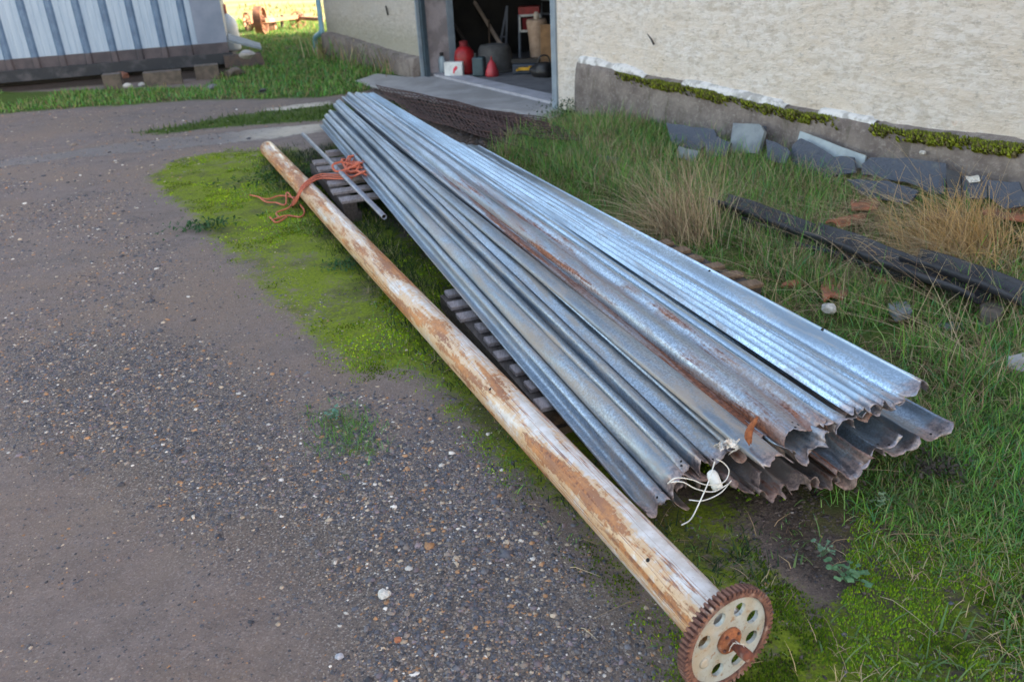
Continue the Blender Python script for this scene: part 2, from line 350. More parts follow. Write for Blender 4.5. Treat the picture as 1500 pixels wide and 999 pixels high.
bank = poly([(900, 175), (960, 160), (1100, 195), (1560, 330), (1560, 500), (1400, 475), (1180, 360), (1040, 300), (930, 240)])
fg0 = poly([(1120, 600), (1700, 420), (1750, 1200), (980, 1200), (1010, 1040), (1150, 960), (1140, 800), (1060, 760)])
gravelp = poly([(0, 520), (120, 480), (300, 500), (450, 640), (640, 640), (800, 800), (930, 940), (960, 1100), (520, 1100), (480, 900), (330, 800), (150, 700), (0, 640)])
rut1 = poly([(-20, 236), (120, 218), (240, 203), (400, 187), (480, 181), (480, 194), (400, 205), (250, 218), (120, 232), (-20, 248)])
rut2 = poly([(380, 160), (440, 152), (490, 146), (490, 154), (440, 160), (385, 166)])
rut0 = poly([(-100, 175), (200, 165), (400, 152), (490, 144), (490, 156), (400, 168), (200, 186), (-100, 205)])
puddl = poly([(40, 360), (110, 372), (110, 395), (60, 400), (30, 385)])
gapline = bp(400, 51)
def shadow_field(x, y):   # open sunlit field beyond the two buildings
    d = (y - 17.6) - (x + 3) * -.14; return sm(d, 0.0, 1.2)
def gz(x, y):
    """ground height"""
    x = np.asarray(x, float); y = np.asarray(y, float)
    q = (x - WP[0]) * WN[0] + (y - WP[1]) * WN[1]; t = -((x - WP[0]) * WD[0] + (y - WP[1]) * WD[1])
    z = .10 * sm(q, 1.2, .15) * sm(t, .3, 1.6) + (fbm(x, y, 1.1) - .5) * .035
    z = z + (fbm(x + 9, y + 3, 5.0) - .5) * .012
    z = z * (1 - sm(q, 1.9, 1.2) * sm(t, 1.0, .3) * sm(t, -6.4, -5.2))
    near = sm(np.hypot(x, y - 4), 26, 18); z = z * near + (1 - near) * (fbm(x, y, .05) - .5) * .3
    return z
def build_ground():
    xs = np.unique(np.concatenate([np.linspace(-300, -40, 14), np.linspace(-40, -9, 20), np.arange(-9, -3, .08), np.arange(-3, 3.2, .03), np.arange(3.2, 8, .2), np.linspace(8, 40, 16), np.linspace(50, 300, 8)]))
    ys = np.unique(np.concatenate([np.linspace(-60, -2, 14), np.arange(-2, .9, .2), np.arange(.9, 5, .03), np.arange(5, 10, .05), np.arange(10, 21, .12), np.linspace(21, 60, 40), np.linspace(65, 500, 30)]))
    X, Y = np.meshgrid(xs, ys); x = X.ravel(); y = Y.ravel(); P = np.c_[x, y]
    V = np.c_[x, y, gz(x, y)]
    nx, ny = len(xs), len(ys); i = np.arange(nx * ny).reshape(ny, nx)
    Fq = np.stack([i[:-1, :-1], i[:-1, 1:], i[1:, 1:], i[1:, :-1]], -1).reshape(-1, 4)
    me = bpy.data.meshes.new("ground"); me.vertices.add(len(V)); me.vertices.foreach_set('co', V.ravel())
    me.loops.add(Fq.size); me.loops.foreach_set('vertex_index', Fq.ravel()); me.polygons.add(len(Fq))
    me.polygons.foreach_set('loop_start', np.arange(0, Fq.size, 4)); me.update(calc_edges=True); me.shade_smooth()
    nearm = (np.abs(x) < 12) & (y < 24) & (y > -1); Q = P[nearm]
    def put(name, f):
        a = me.attributes.new(name, 'FLOAT', 'POINT'); v = np.zeros(len(P), np.float32); v[nearm] = f(Q); a.data.foreach_set('value', v); return v
    g = lambda pl, a, b: (lambda Q_: sm(sdist_c(Q_, pl), a, b))
    put('moss', lambda Q_: np.clip(g(mossp, -.06, .26)(Q_) * (.58 + .8 * fbm(Q_[:, 0], Q_[:, 1], 1.8)) + g(tuft, -.05, .1)(Q_) * .6, 0, 1) * (1 - .92 * g(under, -.05, .2)(Q_)) * (1 - .8 * g(bare, -.1, .1)(Q_)))
    put('grass', lambda Q_: np.maximum.reduce([g(grassR, -.1, .15)(Q_), g(midstrip, -.15, .2)(Q_) * .8, g(shedgrass, -.3, .3)(Q_), g(under, -.1, .2)(Q_) * .6, g(veg, .25, .6)(Q_) * .25]))
    put('gravel', lambda Q_: g(gravelp, -.2, .25)(Q_) * (1 - .6 * g(mossp, 0, .1)(Q_)))
    put('wet', lambda Q_: np.maximum.reduce([g(rut1, -.12, .1)(Q_), g(rut2, -.1, .1)(Q_), g(rut0, -.2, .3)(Q_) * .45, g(puddl, -.1, .15)(Q_) * .45]))
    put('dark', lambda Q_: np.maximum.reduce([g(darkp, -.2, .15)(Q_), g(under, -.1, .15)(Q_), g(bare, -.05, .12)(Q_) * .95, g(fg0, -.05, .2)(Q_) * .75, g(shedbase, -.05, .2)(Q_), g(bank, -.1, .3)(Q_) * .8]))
    a = me.attributes.new('field', 'FLOAT', 'POINT'); a.data.foreach_set('value', np.where(np.hypot(x, y) > 14, shadow_field(x, y), 0).astype(np.float32))
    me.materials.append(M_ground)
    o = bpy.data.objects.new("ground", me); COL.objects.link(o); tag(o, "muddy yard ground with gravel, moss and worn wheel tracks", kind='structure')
build_ground()

# ------------------------------------------------------------------ bulk vegetation and stones
def bulk(name, V, Fa, tint, mat, kind='stuff', label=None, cat=None, parent=None, loc=None):
    """V (n,3); Fa triangles (m,3); tint per vertex (n,3)"""
    loc = np.array(loc if loc is not None else (V[:, 0].mean(), V[:, 1].mean(), V[:, 2].min()))
    V = V - loc
    me = bpy.data.meshes.new(name); me.vertices.add(len(V)); me.vertices.foreach_set('co', V.astype(np.float32).ravel())
    me.loops.add(Fa.size); me.loops.foreach_set('vertex_index', Fa.astype(np.int32).ravel()); me.polygons.add(len(Fa))
    me.polygons.foreach_set('loop_start', np.arange(0, Fa.size, 3, dtype=np.int32)); me.update(calc_edges=True)
    a = me.attributes.new('tint', 'FLOAT_COLOR', 'POINT'); a.data.foreach_set('color', np.c_[tint, np.ones(len(tint))].astype(np.float32).ravel())
    me.materials.append(mat); o = bpy.data.objects.new(name, me); COL.objects.link(o)
    if parent: o.parent = parent; o.location = (0, 0, 0)
    else: o.location = loc
    if kind: o['kind'] = kind
    return tag(o, label, cat)
def scatter(pl, dens, margin=0.0, nf=2.0, thr=.0, soft=.25):
    lo = pl.min(0) - .3; hi = pl.max(0) + .3; n = int(dens * np.prod(hi - lo)); P = lo + rng.random((n, 2)) * (hi - lo)
    d = sdist_c(P, pl) + margin; k = rng.random(n) < sm(d, -.02, soft)
    if thr > 0: k &= rng.random(n) < sm(fbm(P[:, 0], P[:, 1], nf), thr - .08, thr + .08)
    return P[k]
def outside(P, pl, m=0.0): return P[sdist_c(P, pl) < m]
def blades(P, h, wd, lean, cols, dz=0.0, hvar=.5, seg=2, curl=.5, wind=None):
    n = len(P); H = h * (1 - hvar + rng.random(n) * 2 * hvar); az = rng.random(n) * 6.283; L = lean * (.3 + rng.random(n) * 1.2)
    if wind is not None: az = wind + rng.normal(0, .6, n)
    d = np.c_[np.cos(az), np.sin(az)]; sd_ = np.c_[-d[:, 1], d[:, 0]]; z0 = gz(P[:, 0], P[:, 1]) + dz - .004
    V = np.empty((n, 2 * seg + 1, 3)); W_ = wd * (.6 + rng.random(n) * .8)
    for i in range(seg + 1):
        t = i / seg; a = L * (.4 + curl * t) * 1.2
        off = np.sin(a) * H * t; zz = np.cos(a) * H * t
        c = np.c_[P + d * off[:, None], z0 + np.maximum(zz, .002)]
        if i < seg:
            ww = W_ * (1 - .6 * t) / 2; V[:, 2 * i] = c; V[:, 2 * i + 1] = c; V[:, 2 * i, :2] -= sd_ * ww[:, None]; V[:, 2 * i + 1, :2] += sd_ * ww[:, None]
        else: V[:, 2 * i] = c
    T = []
    for i in range(seg - 1): T += [(2 * i, 2 * i + 1, 2 * i + 3), (2 * i, 2 * i + 3, 2 * i + 2)]
    T += [(2 * seg - 2, 2 * seg - 1, 2 * seg)]; T = np.array(T)
    k = 2 * seg + 1; Fa = (np.arange(n)[:, None, None] * k + T[None]).reshape(-1, 3)
    cols = np.array(cols); ci = rng.integers(0, len(cols), n); C = cols[ci] * (.75 + .5 * rng.random((n, 1)))
    return V.reshape(-1, 3), Fa, np.repeat(C, k, 0)
def join(*sets):
    V = []; Fa = []; C = []; n = 0
    for v, f, c in sets: V.append(v); Fa.append(f + n); C.append(c); n += len(v)
    return np.concatenate(V), np.concatenate(Fa), np.concatenate(C)
GREEN = [(.22, .30, .07), (.30, .24, .12), (.12, .31, .05), (.16, .36, .06), (.085, .23, .05), (.25, .42, .12), (.12, .31, .11), (.30, .30, .13), (.07, .16, .045)]
GREEN2 = [(.13, .33, .06), (.19, .40, .06), (.27, .43, .13), (.09, .26, .10)]
STRAW = [(.50, .39, .22), (.58, .48, .31), (.40, .29, .17), (.54, .42, .27)]
DRY = [(.24, .16, .10), (.32, .23, .15), (.16, .11, .07)]
MOSS = [(.21, .31, .012), (.16, .26, .012), (.28, .38, .018), (.11, .19, .012), (.14, .14, .03)]
MOSSD = [(.11, .21, .016), (.07, .14, .014), (.16, .26, .02), (.11, .10, .04)]
# foreground right turf
back0 = poly([(720, 232), (800, 262), (1000, 350), (1180, 445), (1420, 600), (1350, 640), (1340, 560), (1160, 470), (980, 370), (780, 270)])
fg = poly([(1120, 600), (1700, 420), (1750, 1200), (930, 1200), (950, 1010), (1140, 960), (1150, 800), (1120, 700)])
P = outside(scatter(fg, 17000, nf=5, thr=.36), bare, .02); P = P[(sdist_c(P, grassR) > -.05)]
b1 = blades(P, .036, .0030, 1.15, GREEN, seg=3)
P = scatter(grassR, 4500, nf=3, thr=.42); P = P[P[:, 1] < 3.2]; b2 = blades(P, .065, .0038, .9, GREEN2, seg=3)
P = outside(scatter(fg, 1700, nf=4, thr=.42), bare, .0); b3 = blades(P, .06, .002, 1.35, STRAW, seg=3)
P = outside(scatter(mossp, 2600, nf=6, thr=.52), under, 0); P = P[(P[:, 1] < 3.4)]; b4 = blades(P, .025, .0028, 1.0, GREEN, seg=2)
P = scatter(bare, 3000, nf=9, thr=.5); b5 = blades(P, .03, .002, 1.4, DRY, seg=2); P = outside(scatter(fg, 1500, nf=6, thr=.5), bare, 0); b6 = blades(P, .05, .0022, 1.25, DRY + [(.12, .10, .06)], seg=3); P = scatter(fg, 1100, nf=5, thr=.45); b7 = blades(P, .060, .0052, 1.0, [(.16, .24, .09), (.12, .21, .08)], seg=4)
bulk("grass", *join(b1, b2, b3, b4, b5, b6, b7), M_blade, label="short tangled green turf with straw bits in front of the steel pile")
# middle right: long grass between pile and barn wall
back = poly([(720, 225), (770, 190), (850, 150), (1040, 150), (1200, 215), (1700, 300), (1700, 620), (1420, 600), (1180, 440), (1000, 345), (820, 262)])
P = scatter(back, 7000, nf=3, thr=.34, margin=.05); P = P[(rng.random(len(P)) < .45) | (sdist_c(P, bank) < 0) | (fbm(P[:, 0], P[:, 1], 2.3) > .56)]; c1 = blades(P, .10, .0050, .8, GREEN, seg=3)
P = scatter(back, 1500, nf=2, thr=.45, margin=.05); c2 = blades(P, .17, .0045, .9, GREEN2, seg=3)
P = scatter(back, 2600, nf=2, thr=.40, margin=.05); c3 = blades(P, .16, .003, 1.1, STRAW + DRY, seg=4); P = scatter(back0, 6000, nf=4, thr=.3, margin=.1); c4 = blades(P, .07, .004, 1.0, GREEN + DRY, seg=3)
bulk("grass", *join(c1, c2, c3, c4), M_blade, label="long unmown green grass between the steel pile and the barn wall")
# under the pile and beside the pipe
strip = poly([(400, 215), (480, 215), (560, 300), (640, 420), (760, 580), (900, 740), (980, 800), (1120, 790), (1120, 850), (1040, 860), (880, 760), (700, 600), (560, 440), (430, 300), (380, 250)])
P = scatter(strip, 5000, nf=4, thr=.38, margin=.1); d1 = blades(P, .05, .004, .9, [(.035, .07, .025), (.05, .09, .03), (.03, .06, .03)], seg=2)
P = scatter(strip, 700, nf=4, thr=.42, margin=.1); d2 = blades(P, .07, .0025, 1.3, STRAW + DRY, seg=3)
pipeleft = poly([(330, 230), (400, 240), (600, 480), (760, 660), (990, 900), (930, 960), (900, 900), (760, 720), (640, 590), (520, 470), (400, 350), (330, 290)])
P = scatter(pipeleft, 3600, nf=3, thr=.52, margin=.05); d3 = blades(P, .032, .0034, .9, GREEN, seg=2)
P = scatter(tuft, 15000, nf=6, thr=.36, margin=.05); d4 = blades(P, .036, .0034, .9, [(.12, .25, .06), (.16, .30, .12), (.10, .20, .04)], seg=2)
P = scatter(poly([(950, 880), (985, 925), (975, 1010), (935, 990), (915, 930)]), 6000, nf=6, thr=.3); d5 = blades(P, .07, .002, 1.1, DRY + STRAW, seg=3)
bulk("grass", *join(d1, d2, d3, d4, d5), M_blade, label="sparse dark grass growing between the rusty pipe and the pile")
# far strips
P = scatter(midstrip, 1500, nf=1.2, thr=.36, margin=.05); e1 = blades(P, .05, .010, .9, [(.08, .14, .03), (.1, .16, .03), (.06, .11, .03)], seg=2)
P = outside(scatter(shedgrass, 900, nf=.8, thr=.32, margin=.05), poly([(515, 117), (550, 131), (640, 150), (640, 112), (590, 108)]), 0); P = P[P[:, 1] > 9]; e2 = blades(P, .075, .014, .9, GREEN, seg=2)
bulk("grass", *join(e1, e2), M_blade, label="rough green grass along the shed and between the wheel tracks")
P = scatter(poly([(455, 62), (560, 88), (600, 108), (560, 118), (480, 95), (440, 85)]), 260, nf=1.0, thr=.3); e3 = blades(P, .3, .012, .6, STRAW + DRY + GREEN, seg=3)
bulk("dry_weeds", *e3, M_blade, label="tall faded weeds against the far end of the barn")
# moss cushions
def moss(P, h, r, cols):
    n = len(P); k = 4; z = gz(P[:, 0], P[:, 1]); V = np.empty((n, 1 + k, 3)); H = h * (.5 + rng.random(n)); 
    V[:, 0] = np.c_[P + rng.normal(0, r * .3, (n, 2)), z + H]; a0 = rng.random(n) * 6.28
    for j in range(k):
        a = a0 + j * 6.283 / k; rr = r * (.6 + rng.random(n) * .8); V[:, 1 + j] = np.c_[P[:, 0] + np.cos(a) * rr, P[:, 1] + np.sin(a) * rr, z - .002]
    T = np.array([(0, 1 + j, 1 + (j + 1) % k) for j in range(k)]); Fa = (np.arange(n)[:, None, None] * (k + 1) + T).reshape(-1, 3)
    cols = np.array(cols); C = cols[rng.integers(0, len(cols), n)] * (.6 + .6 * rng.random((n, 1))); lum = .6 + .8 * sm(fbm(P[:, 0] + 4, P[:, 1], 4), .3, .62); C = C * lum[:, None]; C = np.repeat(C, k + 1, 0).reshape(n, k + 1, 3)
    return V.reshape(-1, 3), Fa, C.reshape(-1, 3)
mnear = poly([(560, 500), (640, 560), (1000, 880), (1150, 700), (1500, 760), (1700, 900), (1700, 1200), (950, 1200), (925, 940), (850, 850), (770, 760), (700, 690), (650, 640), (600, 560), (500, 560), (420, 500), (300, 370)])
P = outside(scatter(mnear, 75000, nf=7, thr=.42), bare, .0); P = P[P[:, 1] < 3.3]; P = P[rng.random(len(P)) < .25 + .75 * sm(fbm(P[:, 0], P[:, 1], 17), .38, .6)]
fr = P[:, 0] > .42
m1 = moss(P[~fr], .006, .0032, MOSS + MOSSD); m2 = moss(P[fr], .007, .0034, MOSSD + MOSSD + MOSS[:2] + [(.10, .17, .03)])
P = scatter(mossp, 13000, nf=3, thr=.5, soft=.6); P = outside(P[P[:, 1] > 2.8], under, .1); P = P[rng.random(len(P)) < .15 + .85 * sm(fbm(P[:, 0] + 1, P[:, 1], 9), .38, .62)]; m3 = moss(P, .006, .0065, MOSS + MOSSD[:1])
P = outside(scatter(under, 3500, nf=6, thr=.5), bare, .2); P = P[P[:, 1] < 3]; m4 = moss(P, .008, .006, MOSSD)
bulk("moss", *join(m1, m2, m3, m4), M_moss, label="yellow green moss cushions spreading from the pipe over the gravel")
# gravel
def stones(P, size, cols, svar=.6, prob=None):
    n = len(P); O8 = np.array([(1, 0, 0), (0, 1, 0), (-1, 0, 0), (0, -1, 0), (0, 0, 1), (.7, .7, .55), (-.7, .6, .6), (-.6, -.7, .5), (.65, -.7, .6)], float)
    T = np.array([(0, 5, 4), (5, 1, 4), (1, 6, 4), (6, 2, 4), (2, 7, 4), (7, 3, 4), (3, 8, 4), (8, 0, 4), (0, 1, 5), (1, 2, 6), (2, 3, 7), (3, 0, 8)])
    S = size * np.exp(rng.normal(0, svar, n)); S = np.clip(S, size * .3, size * 4); a = rng.random(n) * 6.28; c, s = np.cos(a), np.sin(a)
    V = O8[None] * (1 + rng.normal(0, .22, (n, 9, 3))); V = V * np.stack([S, S * (.5 + .5 * rng.random(n)), S * (.35 + .4 * rng.random(n))], 1)[:, None]
    X = V[..., 0] * c[:, None] - V[..., 1] * s[:, None]; Y = V[..., 0] * s[:, None] + V[..., 1] * c[:, None]
    z = gz(P[:, 0], P[:, 1]); V = np.stack([X + P[:, :1], Y + P[:, 1:], V[..., 2] + z[:, None] - S[:, None] * .12], -1)
    cols = np.array(cols); C = cols[rng.choice(len(cols), n, p=prob)] * (.7 + .6 * rng.random((n, 1)))
    return V.reshape(-1, 3), (np.arange(n)[:, None, None] * 9 + T).reshape(-1, 3), np.repeat(C, 9, 0)
SC = [(.08, .083, .10), (.12, .118, .13), (.055, .055, .065), (.22, .18, .15), (.36, .20, .10), (.42, .34, .25), (.62, .58, .52), (.19, .15, .16)]
SP = [.24, .20, .16, .16, .07, .06, .03, .08]
P = scatter(gravelp, 24000, nf=4, thr=.36, margin=.15, soft=.5); P = P[P[:, 1] < 4]; s1 = stones(P, .0033, SC, .5, SP)
P = scatter(gravelp, 900, nf=3, thr=.42, margin=.1); P = P[P[:, 1] < 4]; s2 = stones(P, .0060, SC, .35, SP)
left = poly([(-300, 300), (400, 300), (600, 600), (940, 960), (980, 1150), (-300, 1150)])
P = scatter(poly([(380, 520), (470, 560), (640, 590), (800, 740), (950, 900), (980, 1000), (900, 980), (760, 860), (560, 720), (380, 600)]), 15000, nf=6, thr=.38, margin=.08); s10 = stones(P, .0036, SC, .5, SP)
P = scatter(left, 4500, nf=5, thr=.3); P = P[P[:, 1] < 5]; s3 = stones(P, .0023, SC[:6] + [(.2, .15, .13)] * 2, .5, SP)
P = scatter(poly([(-200, 260), (200, 260), (400, 520), (600, 600), (300, 560), (-200, 640)]), 3500, nf=2, thr=.42); s4 = stones(P, .0045, SC, .45, SP)
P = outside(scatter(mossp, 900, nf=5, thr=.42), under, 0); P = P[P[:, 1] < 4]; s5 = stones(P, .004, SC, .4, SP)
P = scatter(bare, 12000, nf=8, thr=.35, margin=.15); P2 = scatter(fg, 2500, nf=6, thr=.45); s6 = stones(np.concatenate([P, P2]), .0032, [(.06, .045, .038), (.09, .07, .055), (.04, .032, .03), (.13, .10, .08)], .5)
P = scatter(darkp, 900, nf=3, thr=.3, margin=.1); s7 = stones(P, .014, [(.05, .035, .03), (.08, .055, .045), (.03, .025, .022)], .5)
P = scatter(poly([(-250, 165), (480, 150), (200, 300), (330, 470), (100, 520), (-250, 520)]), 900, nf=1.5, thr=.36); P = P[P[:, 1] < 11]; P = P[::2]; s8 = stones(P, .005, SC[:6] + [(.24, .19, .15)], .5)
P = scatter(poly([(-250, 165), (480, 150), (200, 300), (330, 470), (100, 520), (-250, 520)]), 30, nf=1.5, thr=.2); s9 = stones(P, .010, SC, .4)
bulk("gravel", *join(s1, s2, s3, s4, s5, s6, s7, s8, s9, s10), M_stone, label="loose grey and brown gravel scattered over the yard mud")

M_whitestone = simple("pale_stone", (.62, .60, .55), (.42, .40, .36), scale=60, bump=.003)
M_brick = simple("broken_brick", (.42, .16, .07), (.26, .10, .06), scale=50, bump=.003)
def thing_rock(name, px, r, seed, mat, label, cat, flat=.6, stretch=(1, 1, 1), jag=.35, z=.25, sub=2):
    p = bp(*px); p[2] = gz(p[0], p[1]) + r * z; v, f = rock(p, r, seed, flat, sub, jag, stretch); return tag(obj(name, v, f, mat, smooth=False), label, cat)
thing_rock("stone", (563, 870), .019, 3, M_whitestone, "white chalky stone lying on the gravel left of the pipe", "stone", flat=.5)
thing_rock("brick_fragment", (583, 937), .010, 5, M_brick, "small orange brick fragment on the gravel below the white stone", "brick", jag=.2)
thing_rock("stone", (497, 960), .011, 9, simple("grey_flint", (.42, .44, .48), (.25, .26, .3), scale=60), "pale blue grey pebble near the bottom edge of the gravel", "stone")
thing_rock("brick_fragment", (690, 549), .010, 8, M_brick, "orange brick chip on mossy gravel beside the middle of the pipe", "brick", jag=.2)

# ------------------------------------------------------------------ rusty pipe with gear wheel
gc = bp(1064, 934, .138); pf = bp(393, 219, .068); pax = pf - gc; Lp = np.linalg.norm(pax); pax /= Lp
prz = math.atan2(-pax[0], pax[1])
RP = .066
pipe = empty("rusty_pipe", (gc[0], gc[1], 0), "long white painted rusty pipe with gear wheel at its near end lying on the moss", "pipe", rz=prz)
def tilt_part(name, prof_or_vf, mat, smooth=True, loc=None):
    v, f = prof_or_vf; return obj(name, v, f, mat, pipe, smooth=smooth)
pr = [(RP - .006, -.0)]
n = 60
pr = [(RP - .005, .004), (RP, .004)] + [(RP * (1 + .006 * math.sin(i * 1.7)), .03 + (Lp - .03) * i / n) for i in range(n + 1)] + [(RP - .005, Lp), (RP - .006, Lp - .5)]
o = tilt_part("tube", lathe(pr, gc + pax * .012, 40, pax), M_pipe)
# dark discs paint the shade of holes in the pipe wall
sidev = np.cross(pax, [0, 0, 1]); sidev /= np.linalg.norm(sidev); upv = np.cross(sidev, pax)
def pipe_pt(px, py):
    d = ray(px, py); # nearest hit on the cylinder
    oc = CC - gc; a = d - pax * (d @ pax); b = oc - pax * (oc @ pax); A = a @ a; Bq = 2 * a @ b; Cq = b @ b - RP * RP
    disc = Bq * Bq - 4 * A * Cq; t = (-Bq - math.sqrt(max(disc, 0))) / (2 * A); p = CC + d * t; nrm = (p - gc) - pax * ((p - gc) @ pax); return p, nrm / np.linalg.norm(nrm)
for (x, y, r) in ((949, 820, .0045), (718, 570, .0045)):
    p, nn = pipe_pt(x, y); tilt_part("bolt_hole_disc", lathe([(r * 1.25, -.002), (r * 1.25, .0008), (r, .0012)], p, 14, nn), hole_shade)
def curve_mesh(name, loops, depth, bev=0.0):
    cu = bpy.data.curves.new(name, 'CURVE'); cu.dimensions = '2D'; cu.fill_mode = 'BOTH'; cu.extrude = depth / 2; cu.bevel_depth = bev; cu.bevel_resolution = 1
    for L in loops:
        sp = cu.splines.new('POLY'); sp.points.add(len(L) - 1); sp.use_cyclic_u = True
        for i, (a, b) in enumerate(L): sp.points[i].co = (a, b, 0, 1)
    o = bpy.data.objects.new(name, cu); COL.objects.link(o); bpy.context.view_layer.update()
    me = bpy.data.meshes.new_from_object(o.evaluated_get(bpy.context.evaluated_depsgraph_get()))
    bpy.data.objects.remove(o); V = np.array([v.co[:] for v in me.vertices]); Fc = [tuple(p.vertices) for p in me.polygons]; bpy.data.meshes.remove(me); return V, Fc
def circ(r, k=32, c=(0, 0)): return [(c[0] + r * math.cos(2 * math.pi * i / k), c[1] + r * math.sin(2 * math.pi * i / k)) for i in range(k)]
gaxis = -pax                       # gear axis pointing to the camera side
gs = sidev; gu = np.cross(gaxis, gs)
# the wheel sits slightly askew
gaxis = gaxis + gs * .10 + np.array([0, 0, .04]); gaxis /= np.linalg.norm(gaxis); gs = gs - gaxis * (gs @ gaxis); gs /= np.linalg.norm(gs); gu = np.cross(gaxis, gs)
def gput(V, off): return [gc + gs * v[0] + gu * v[1] + gaxis * (v[2] + off) for v in V]
NT = 62; RG = .134
outl = []
for i in range(NT):
    a = 2 * math.pi * i / NT; p_ = 2 * math.pi / NT; j = 1 + rnd.uniform(-.006, .006)
    for da, rr in ((-.30, RG - .011), (-.17, RG * j), (.17, RG * j), (.30, RG - .011)): outl.append((rr * math.cos(a + da * p_), rr * math.sin(a + da * p_)))
V_, F_ = curve_mesh("rim", [outl, circ(.115, 56)], .024, .0012); tilt_part("toothed_rim", (gput(V_, .0), F_), M_rust, False)
V_, F_ = curve_mesh("web", [circ(.1155, 64)] + [circ(.0185, 22, (.079 * math.cos(a),   .079 * math.sin(a))) for a in [math.pi / 8 + k * math.pi / 4 for k in range(8) if k != 4]], .009, .0006)
tilt_part("wheel_web", (gput(V_, .002), F_), M_web, False)
a4 = math.pi / 8 + math.pi; cpt = gc + gs * .078 * math.cos(a4) + gu * .078 * math.sin(a4) + gaxis * .006
tilt_part("blanking_boss", lathe([(.0145, 0), (.0135, .004), (.009, .0055)], cpt, 18, gaxis), M_web)
tilt_part("hub", lathe([(.034, 0), (.034, .008), (.031, .0105), (.022, .011), (.019, .0135)], gc + gaxis * .005, 28, gaxis), M_rust2)
for k in range(4):
    a = .6 + k * math.pi / 2; tilt_part("bolt_head", lathe([(.0042, 0), (.0042, .004), (.003, .005)], gc + gaxis * .015 + gs * .026 * math.cos(a) + gu * .026 * math.sin(a), 6, gaxis), M_rust, False)
saxis = gaxis + np.array([.10, 0, -.12]); saxis /= np.linalg.norm(saxis)
tilt_part("shaft", lathe([(.0115, -.01), (.0115, .030), (.0135, .032), (.0135, .054), (.011, .060), (.004, .062)], gc + gaxis * .012, 18, saxis), rusty("shaft_rust", (.24, .075, .04), (.13, .05, .04), 80))
bt = lambda pts, r=.0008: tube(catmull(pts, 5), r, 5)
sc = gc + gaxis * .03
tilt_part("string_scrap", merge([bt([sc + gs * x + gu * y + gaxis * z for x, y, z in L]) for L in (((-.01, .014, 0), (-.004, .018, .012), (.004, .0150, .018), (.008, .002, .02)), ((-.006, .02, .004), (.0, .016, .014), (.01, .012, .015)), ((-.02, -.005, .0), (-.018, .012, .004), (-.01, .02, .006)))]), simple("white_string", (.7, .68, .62), rough=.7))

# ------------------------------------------------------------------ pile of steel sheets
PRZ = math.atan2(B_[1], B_[0])
def smooth_prof(pr, n=5):
    P = np.array(pr, float); return catmull(P, n)[:, :2] if len(P) > 2 else P
def sheet(label, nl, nr, fl, fr, prof, mat, sn, sf, crum=.02, rag=.012, sag=.006, seed=0, name="steel_sheet", hf=1.0, clen=.11, holes=(), group="galvanised steel sheets in the pile", thick=.0012):
    """nl/nr/fl/fr: (u,w) of the two creases at the near and far end; prof: (fraction, height)"""
    nl, nr, fl, fr = (np.array(q, float) for q in (nl, nr, fl, fr)); pp = smooth_prof(prof, 5); NS = 44
    def pt(f, h, k):
        L = nl + (fl - nl) * k; Rr = nr + (fr - nr) * k; d = Rr - L; ln = np.linalg.norm(d) + 1e-9; nn = np.array([-d[1], d[0]]) / ln
        return L + d * f + nn * h * (1 + (hf - 1) * k)
    V = []; nP = len(pp)
    L0 = sf - sn
    ks = np.concatenate([np.linspace(0, clen / L0, 9)[:-1], np.linspace(clen / L0, 1 - .05 / L0, NS - 9), [1]])
    for i, k in enumerate(ks):
        for j, (f, h) in enumerate(pp):
            q = pt(f, h, k); s = sn + L0 * k
            d = (s - sn); e = max(0, 1 - d / clen) ** 1.5
            nv = mnoise.noise_vector(Vector((j * .16 + seed * 3.7, d * 7, seed * 1.3)))
            nv2 = mnoise.noise_vector(Vector((j * .09 + seed, d * 3, seed * 2.3)))
            wv = mnoise.noise(Vector((j * .08 + seed * 5, s * .9, seed)))
            u = q[0] + nv.x * crum * e * .8 + wv * .002 * (4 * k * (1 - k)); w_ = q[1] + (nv.y * .8 + nv2.y * 1.2) * crum * e - sag * 4 * k * (1 - k) + wv * .002 * 4 * k * (1 - k)
            if i == 0: s += (mnoise.noise(Vector((j * .12 + seed * 9, 0, 0))) + .25 * mnoise.noise(Vector((j * .5 + seed * 9, 3, 0)))) * rag * 1.6
            if i == len(ks) - 1: s += mnoise.noise(Vector((j * .35 + seed * 4, 5, 0))) * .04
            V.append(O_ + B_ * u + A_ * s + np.array([0, 0, w_]))
    Fc = [(i * nP + j, i * nP + j + 1, (i + 1) * nP + j + 1, (i + 1) * nP + j) for i in range(len(ks) - 1) for j in range(nP - 1)]
    loc = O_ + B_ * nl[0] + A_ * sn
    o = obj(name, V, Fc, mat, loc=loc, rz=PRZ, smooth=True); tag(o, label, "metal sheet", group)
    sol = o.modifiers.new("thickness", 'SOLIDIFY'); sol.thickness = thick; sol.offset = -1
    V = np.array(V)
    for (i, j, r) in holes:      # dark discs stand in for shaded bolt holes near the ends
        j = int(j * (nP - 1)); p = V[i * nP + j]; e1 = V[(i + 1) * nP + j] - p; e2 = V[i * nP + min(j + 1, nP - 1)] - V[i * nP + max(j - 1, 0)]
        nn = np.cross(e2, e1); nn /= np.linalg.norm(nn)
        h = obj("bolt_hole_disc", *lathe([(r, -.001), (r, .0007), (r * .8, .0009)], p, 12, nn), hole_shade, loc=loc, rz=PRZ); h.parent = o; h.location = (0, 0, 0); h.rotation_euler = (0, 0, 0)
    return o
FS = 5.85
fa = [uw(468, 184, FS - .15), uw(476, 174, FS - .1), uw(482, 167, FS - .05), uw(488, 158, FS), uw(493, 152, FS), uw(499, 146, FS), uw(507, 140, FS), uw(523, 137, FS), uw(532, 139, FS), uw(544, 137, FS)]
